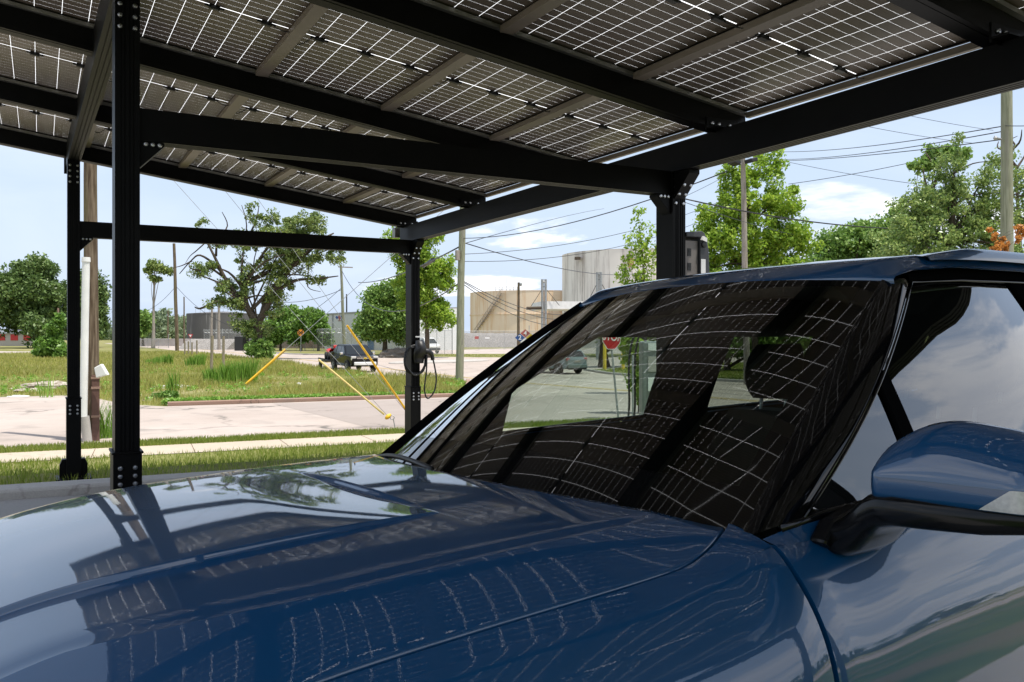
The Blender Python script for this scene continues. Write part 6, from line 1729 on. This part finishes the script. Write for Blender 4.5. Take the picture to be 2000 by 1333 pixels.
mb = MB(); mb.box((-2.20,0,.37),(.14,1.5,.12)); mb.build('diffuser', M['black_plastic'], sv, bevel=.02)
mb = MB(); mb.box((-2.205,0,.84),(.03,.5,.14)); mb.build('number_plate', M['pole_grey'], sv)
for s in (1,-1):
    mb = MB(); mb.box((-2.08,s*.74,.98),(.18,.26,.20)); mb.build('tail_light', M['sign_rose'], sv, bevel=.04)
# white van nose behind the charger post
loc = on(831,112)
vn_, hw, cross = vehicle('white_van', 'white van parked beyond the fence right of the charger post', (loc.x,loc.y,loc.z), math.radians(-85), 5.0, 1.95, .38,
    [(2.45,.50),(2.50,.90),(2.40,1.12),(1.75,1.25),(1.05,2.0),(.8,2.08),(-2.4,2.08),(-2.5,1.9),(-2.5,.55),(-2.2,.40),(2.2,.38)],
    [[(1.45,1.28),(1.0,1.85),(.4,1.88),(.4,1.28)]], 1.25, (1.6,-1.55), .36, M['van_white'], front_glass=((1.70,1.30),(1.12,1.93)), cat='van')
mb = MB(); mb.box((2.50,0,.60),(.10,1.7,.26)); mb.build('front_bumper', M['black_plastic'], vn_, bevel=.04)
for s in (1,-1):
    mb = MB(); mb.box((2.42,s*.76,.95),(.12,.32,.2)); mb.build('headlight', M['lens'], vn_, bevel=.03)
# ---------------------------------------------------------------- sky, sun, camera
sc = bpy.context.scene
SUN_EL, SUN_AZ = math.radians(74), math.radians(150)     # azimuth measured from +Y towards +X
w = bpy.data.worlds.new('World'); sc.world = w; w.use_nodes = True
nt = w.node_tree; L = nt.links.new
for n in list(nt.nodes): nt.nodes.remove(n)
out = nt.nodes.new('ShaderNodeOutputWorld'); bg = nt.nodes.new('ShaderNodeBackground'); bg.inputs['Strength'].default_value = .105
sky = nt.nodes.new('ShaderNodeTexSky'); sky.sky_type = 'NISHITA'; sky.sun_disc = False; sky.sun_elevation = SUN_EL; sky.sun_rotation = SUN_AZ
sky.altitude = 0; sky.air_density = 1.3; sky.dust_density = 2.0; sky.ozone_density = 1.2
tc = nt.nodes.new('ShaderNodeTexCoord'); sp = nt.nodes.new('ShaderNodeSeparateXYZ'); L(tc.outputs['Generated'], sp.inputs[0])
zz = N(nt, 'ShaderNodeMath', operation='MAXIMUM'); zz.inputs[1].default_value = 0; L(sp.outputs[2], zz.inputs[0])
za = N(nt, 'ShaderNodeMath', operation='ADD'); za.inputs[1].default_value = .16; L(zz.outputs[0], za.inputs[0])
cx = N(nt, 'ShaderNodeMath', operation='DIVIDE'); L(sp.outputs[0], cx.inputs[0]); L(za.outputs[0], cx.inputs[1])
cy = N(nt, 'ShaderNodeMath', operation='DIVIDE'); L(sp.outputs[1], cy.inputs[0]); L(za.outputs[0], cy.inputs[1])
cv = N(nt, 'ShaderNodeCombineXYZ'); L(cx.outputs[0], cv.inputs[0]); L(cy.outputs[0], cv.inputs[1])
def cloud(scale, det, dist, off):
    mp = N(nt, 'ShaderNodeMapping'); mp.inputs['Location'].default_value = off; L(cv.outputs[0], mp.inputs['Vector'])
    n1 = N(nt, 'ShaderNodeTexNoise'); n1.inputs['Scale'].default_value = scale; n1.inputs['Detail'].default_value = det; n1.inputs['Roughness'].default_value = .55; n1.inputs['Distortion'].default_value = dist
    L(mp.outputs[0], n1.inputs['Vector']); return n1.outputs['Fac']
n1 = cloud(.75, 9, .25, CLOUD_OFF)
r1 = N(nt, 'ShaderNodeMapRange', interpolation_type='SMOOTHSTEP'); r1.inputs['From Min'].default_value = .525; r1.inputs['To Max'].default_value = .85; r1.inputs['From Max'].default_value = .575
bi = N(nt, 'ShaderNodeMath', operation='MULTIPLY_ADD'); bi.inputs[1].default_value = -.06; L(sp.outputs[1], bi.inputs[0]); L(n1, bi.inputs[2]); L(bi.outputs[0], r1.inputs['Value'])
n2 = cloud(2.2, 6, .1, (4.3,1.7,0))
cl = N(nt, 'ShaderNodeMapRange'); cl.inputs['From Min'].default_value = .3; cl.inputs['From Max'].default_value = .75; L(n2, cl.inputs['Value'])
cc = N(nt, 'ShaderNodeMix', data_type='RGBA'); L(cl.outputs[0], cc.inputs['Factor']); cc.inputs['A'].default_value = (6.2,6.7,7.8,1); cc.inputs['B'].default_value = (11.0,10.9,10.8,1)
# thin high veil
n3 = cloud(.5, 7, 1.2, (9.1,3.3,0))
r3 = N(nt, 'ShaderNodeMapRange', interpolation_type='SMOOTHSTEP'); r3.inputs['From Min'].default_value = .38; r3.inputs['From Max'].default_value = .72; r3.inputs['To Max'].default_value = .34; L(n3, r3.inputs['Value'])
# pale air near the horizon
hz_ = N(nt, 'ShaderNodeMapRange', interpolation_type='SMOOTHSTEP'); hz_.inputs['From Min'].default_value = 0; hz_.inputs['From Max'].default_value = .65; hz_.inputs['To Min'].default_value = .85; hz_.inputs['To Max'].default_value = .34; L(sp.outputs[2], hz_.inputs['Value'])
m0 = N(nt, 'ShaderNodeMix', data_type='RGBA'); L(hz_.outputs[0], m0.inputs['Factor']); L(sky.outputs[0], m0.inputs['A']); m0.inputs['B'].default_value = (5.0,6.0,7.6,1)
m1 = N(nt, 'ShaderNodeMix', data_type='RGBA'); L(r3.outputs[0], m1.inputs['Factor']); L(m0.outputs['Result'], m1.inputs['A']); m1.inputs['B'].default_value = (6.6,7.2,8.6,1)
m2 = N(nt, 'ShaderNodeMix', data_type='RGBA'); L(r1.outputs[0], m2.inputs['Factor']); L(m1.outputs['Result'], m2.inputs['A']); L(cc.outputs['Result'], m2.inputs['B'])
L(m2.outputs['Result'], bg.inputs['Color']); L(bg.outputs[0], out.inputs['Surface'])
sd = bpy.data.lights.new('sun', 'SUN'); sd.energy = 4.2; sd.angle = math.radians(.53); sd.color = (1,.955,.88)
so = bpy.data.objects.new('sun', sd); C.objects.link(so)
dirv = Vector((math.sin(SUN_AZ)*math.cos(SUN_EL), math.cos(SUN_AZ)*math.cos(SUN_EL), math.sin(SUN_EL)))
so.rotation_euler = dirv.to_track_quat('Z','Y').to_euler(); so.location = (0,0,60)
cam = bpy.data.cameras.new('camera'); co = bpy.data.objects.new('camera', cam); C.objects.link(co); sc.camera = co
cam.sensor_width = 36; cam.lens = FPX/2000*36; cam.shift_y = -16.5/2000
co.location = (0,0,CAMH); co.rotation_euler = (PI/2, 0, -TH); cam.clip_start = .02; cam.clip_end = 3000
sc.view_settings.view_transform = 'Standard'; sc.view_settings.look = 'None'; sc.view_settings.gamma = 1; sc.view_settings.exposure = .50
sc.cycles.max_bounces = 10; sc.cycles.transparent_max_bounces = 24; sc.cycles.diffuse_bounces = 4; sc.cycles.glossy_bounces = 5
sc.cycles.sample_clamp_indirect = 6; sc.cycles.caustics_reflective = False; sc.cycles.caustics_refractive = False
try:
    sc.cycles.use_denoising = True; sc.cycles.denoiser = 'OPENIMAGEDENOISE'
except Exception: pass
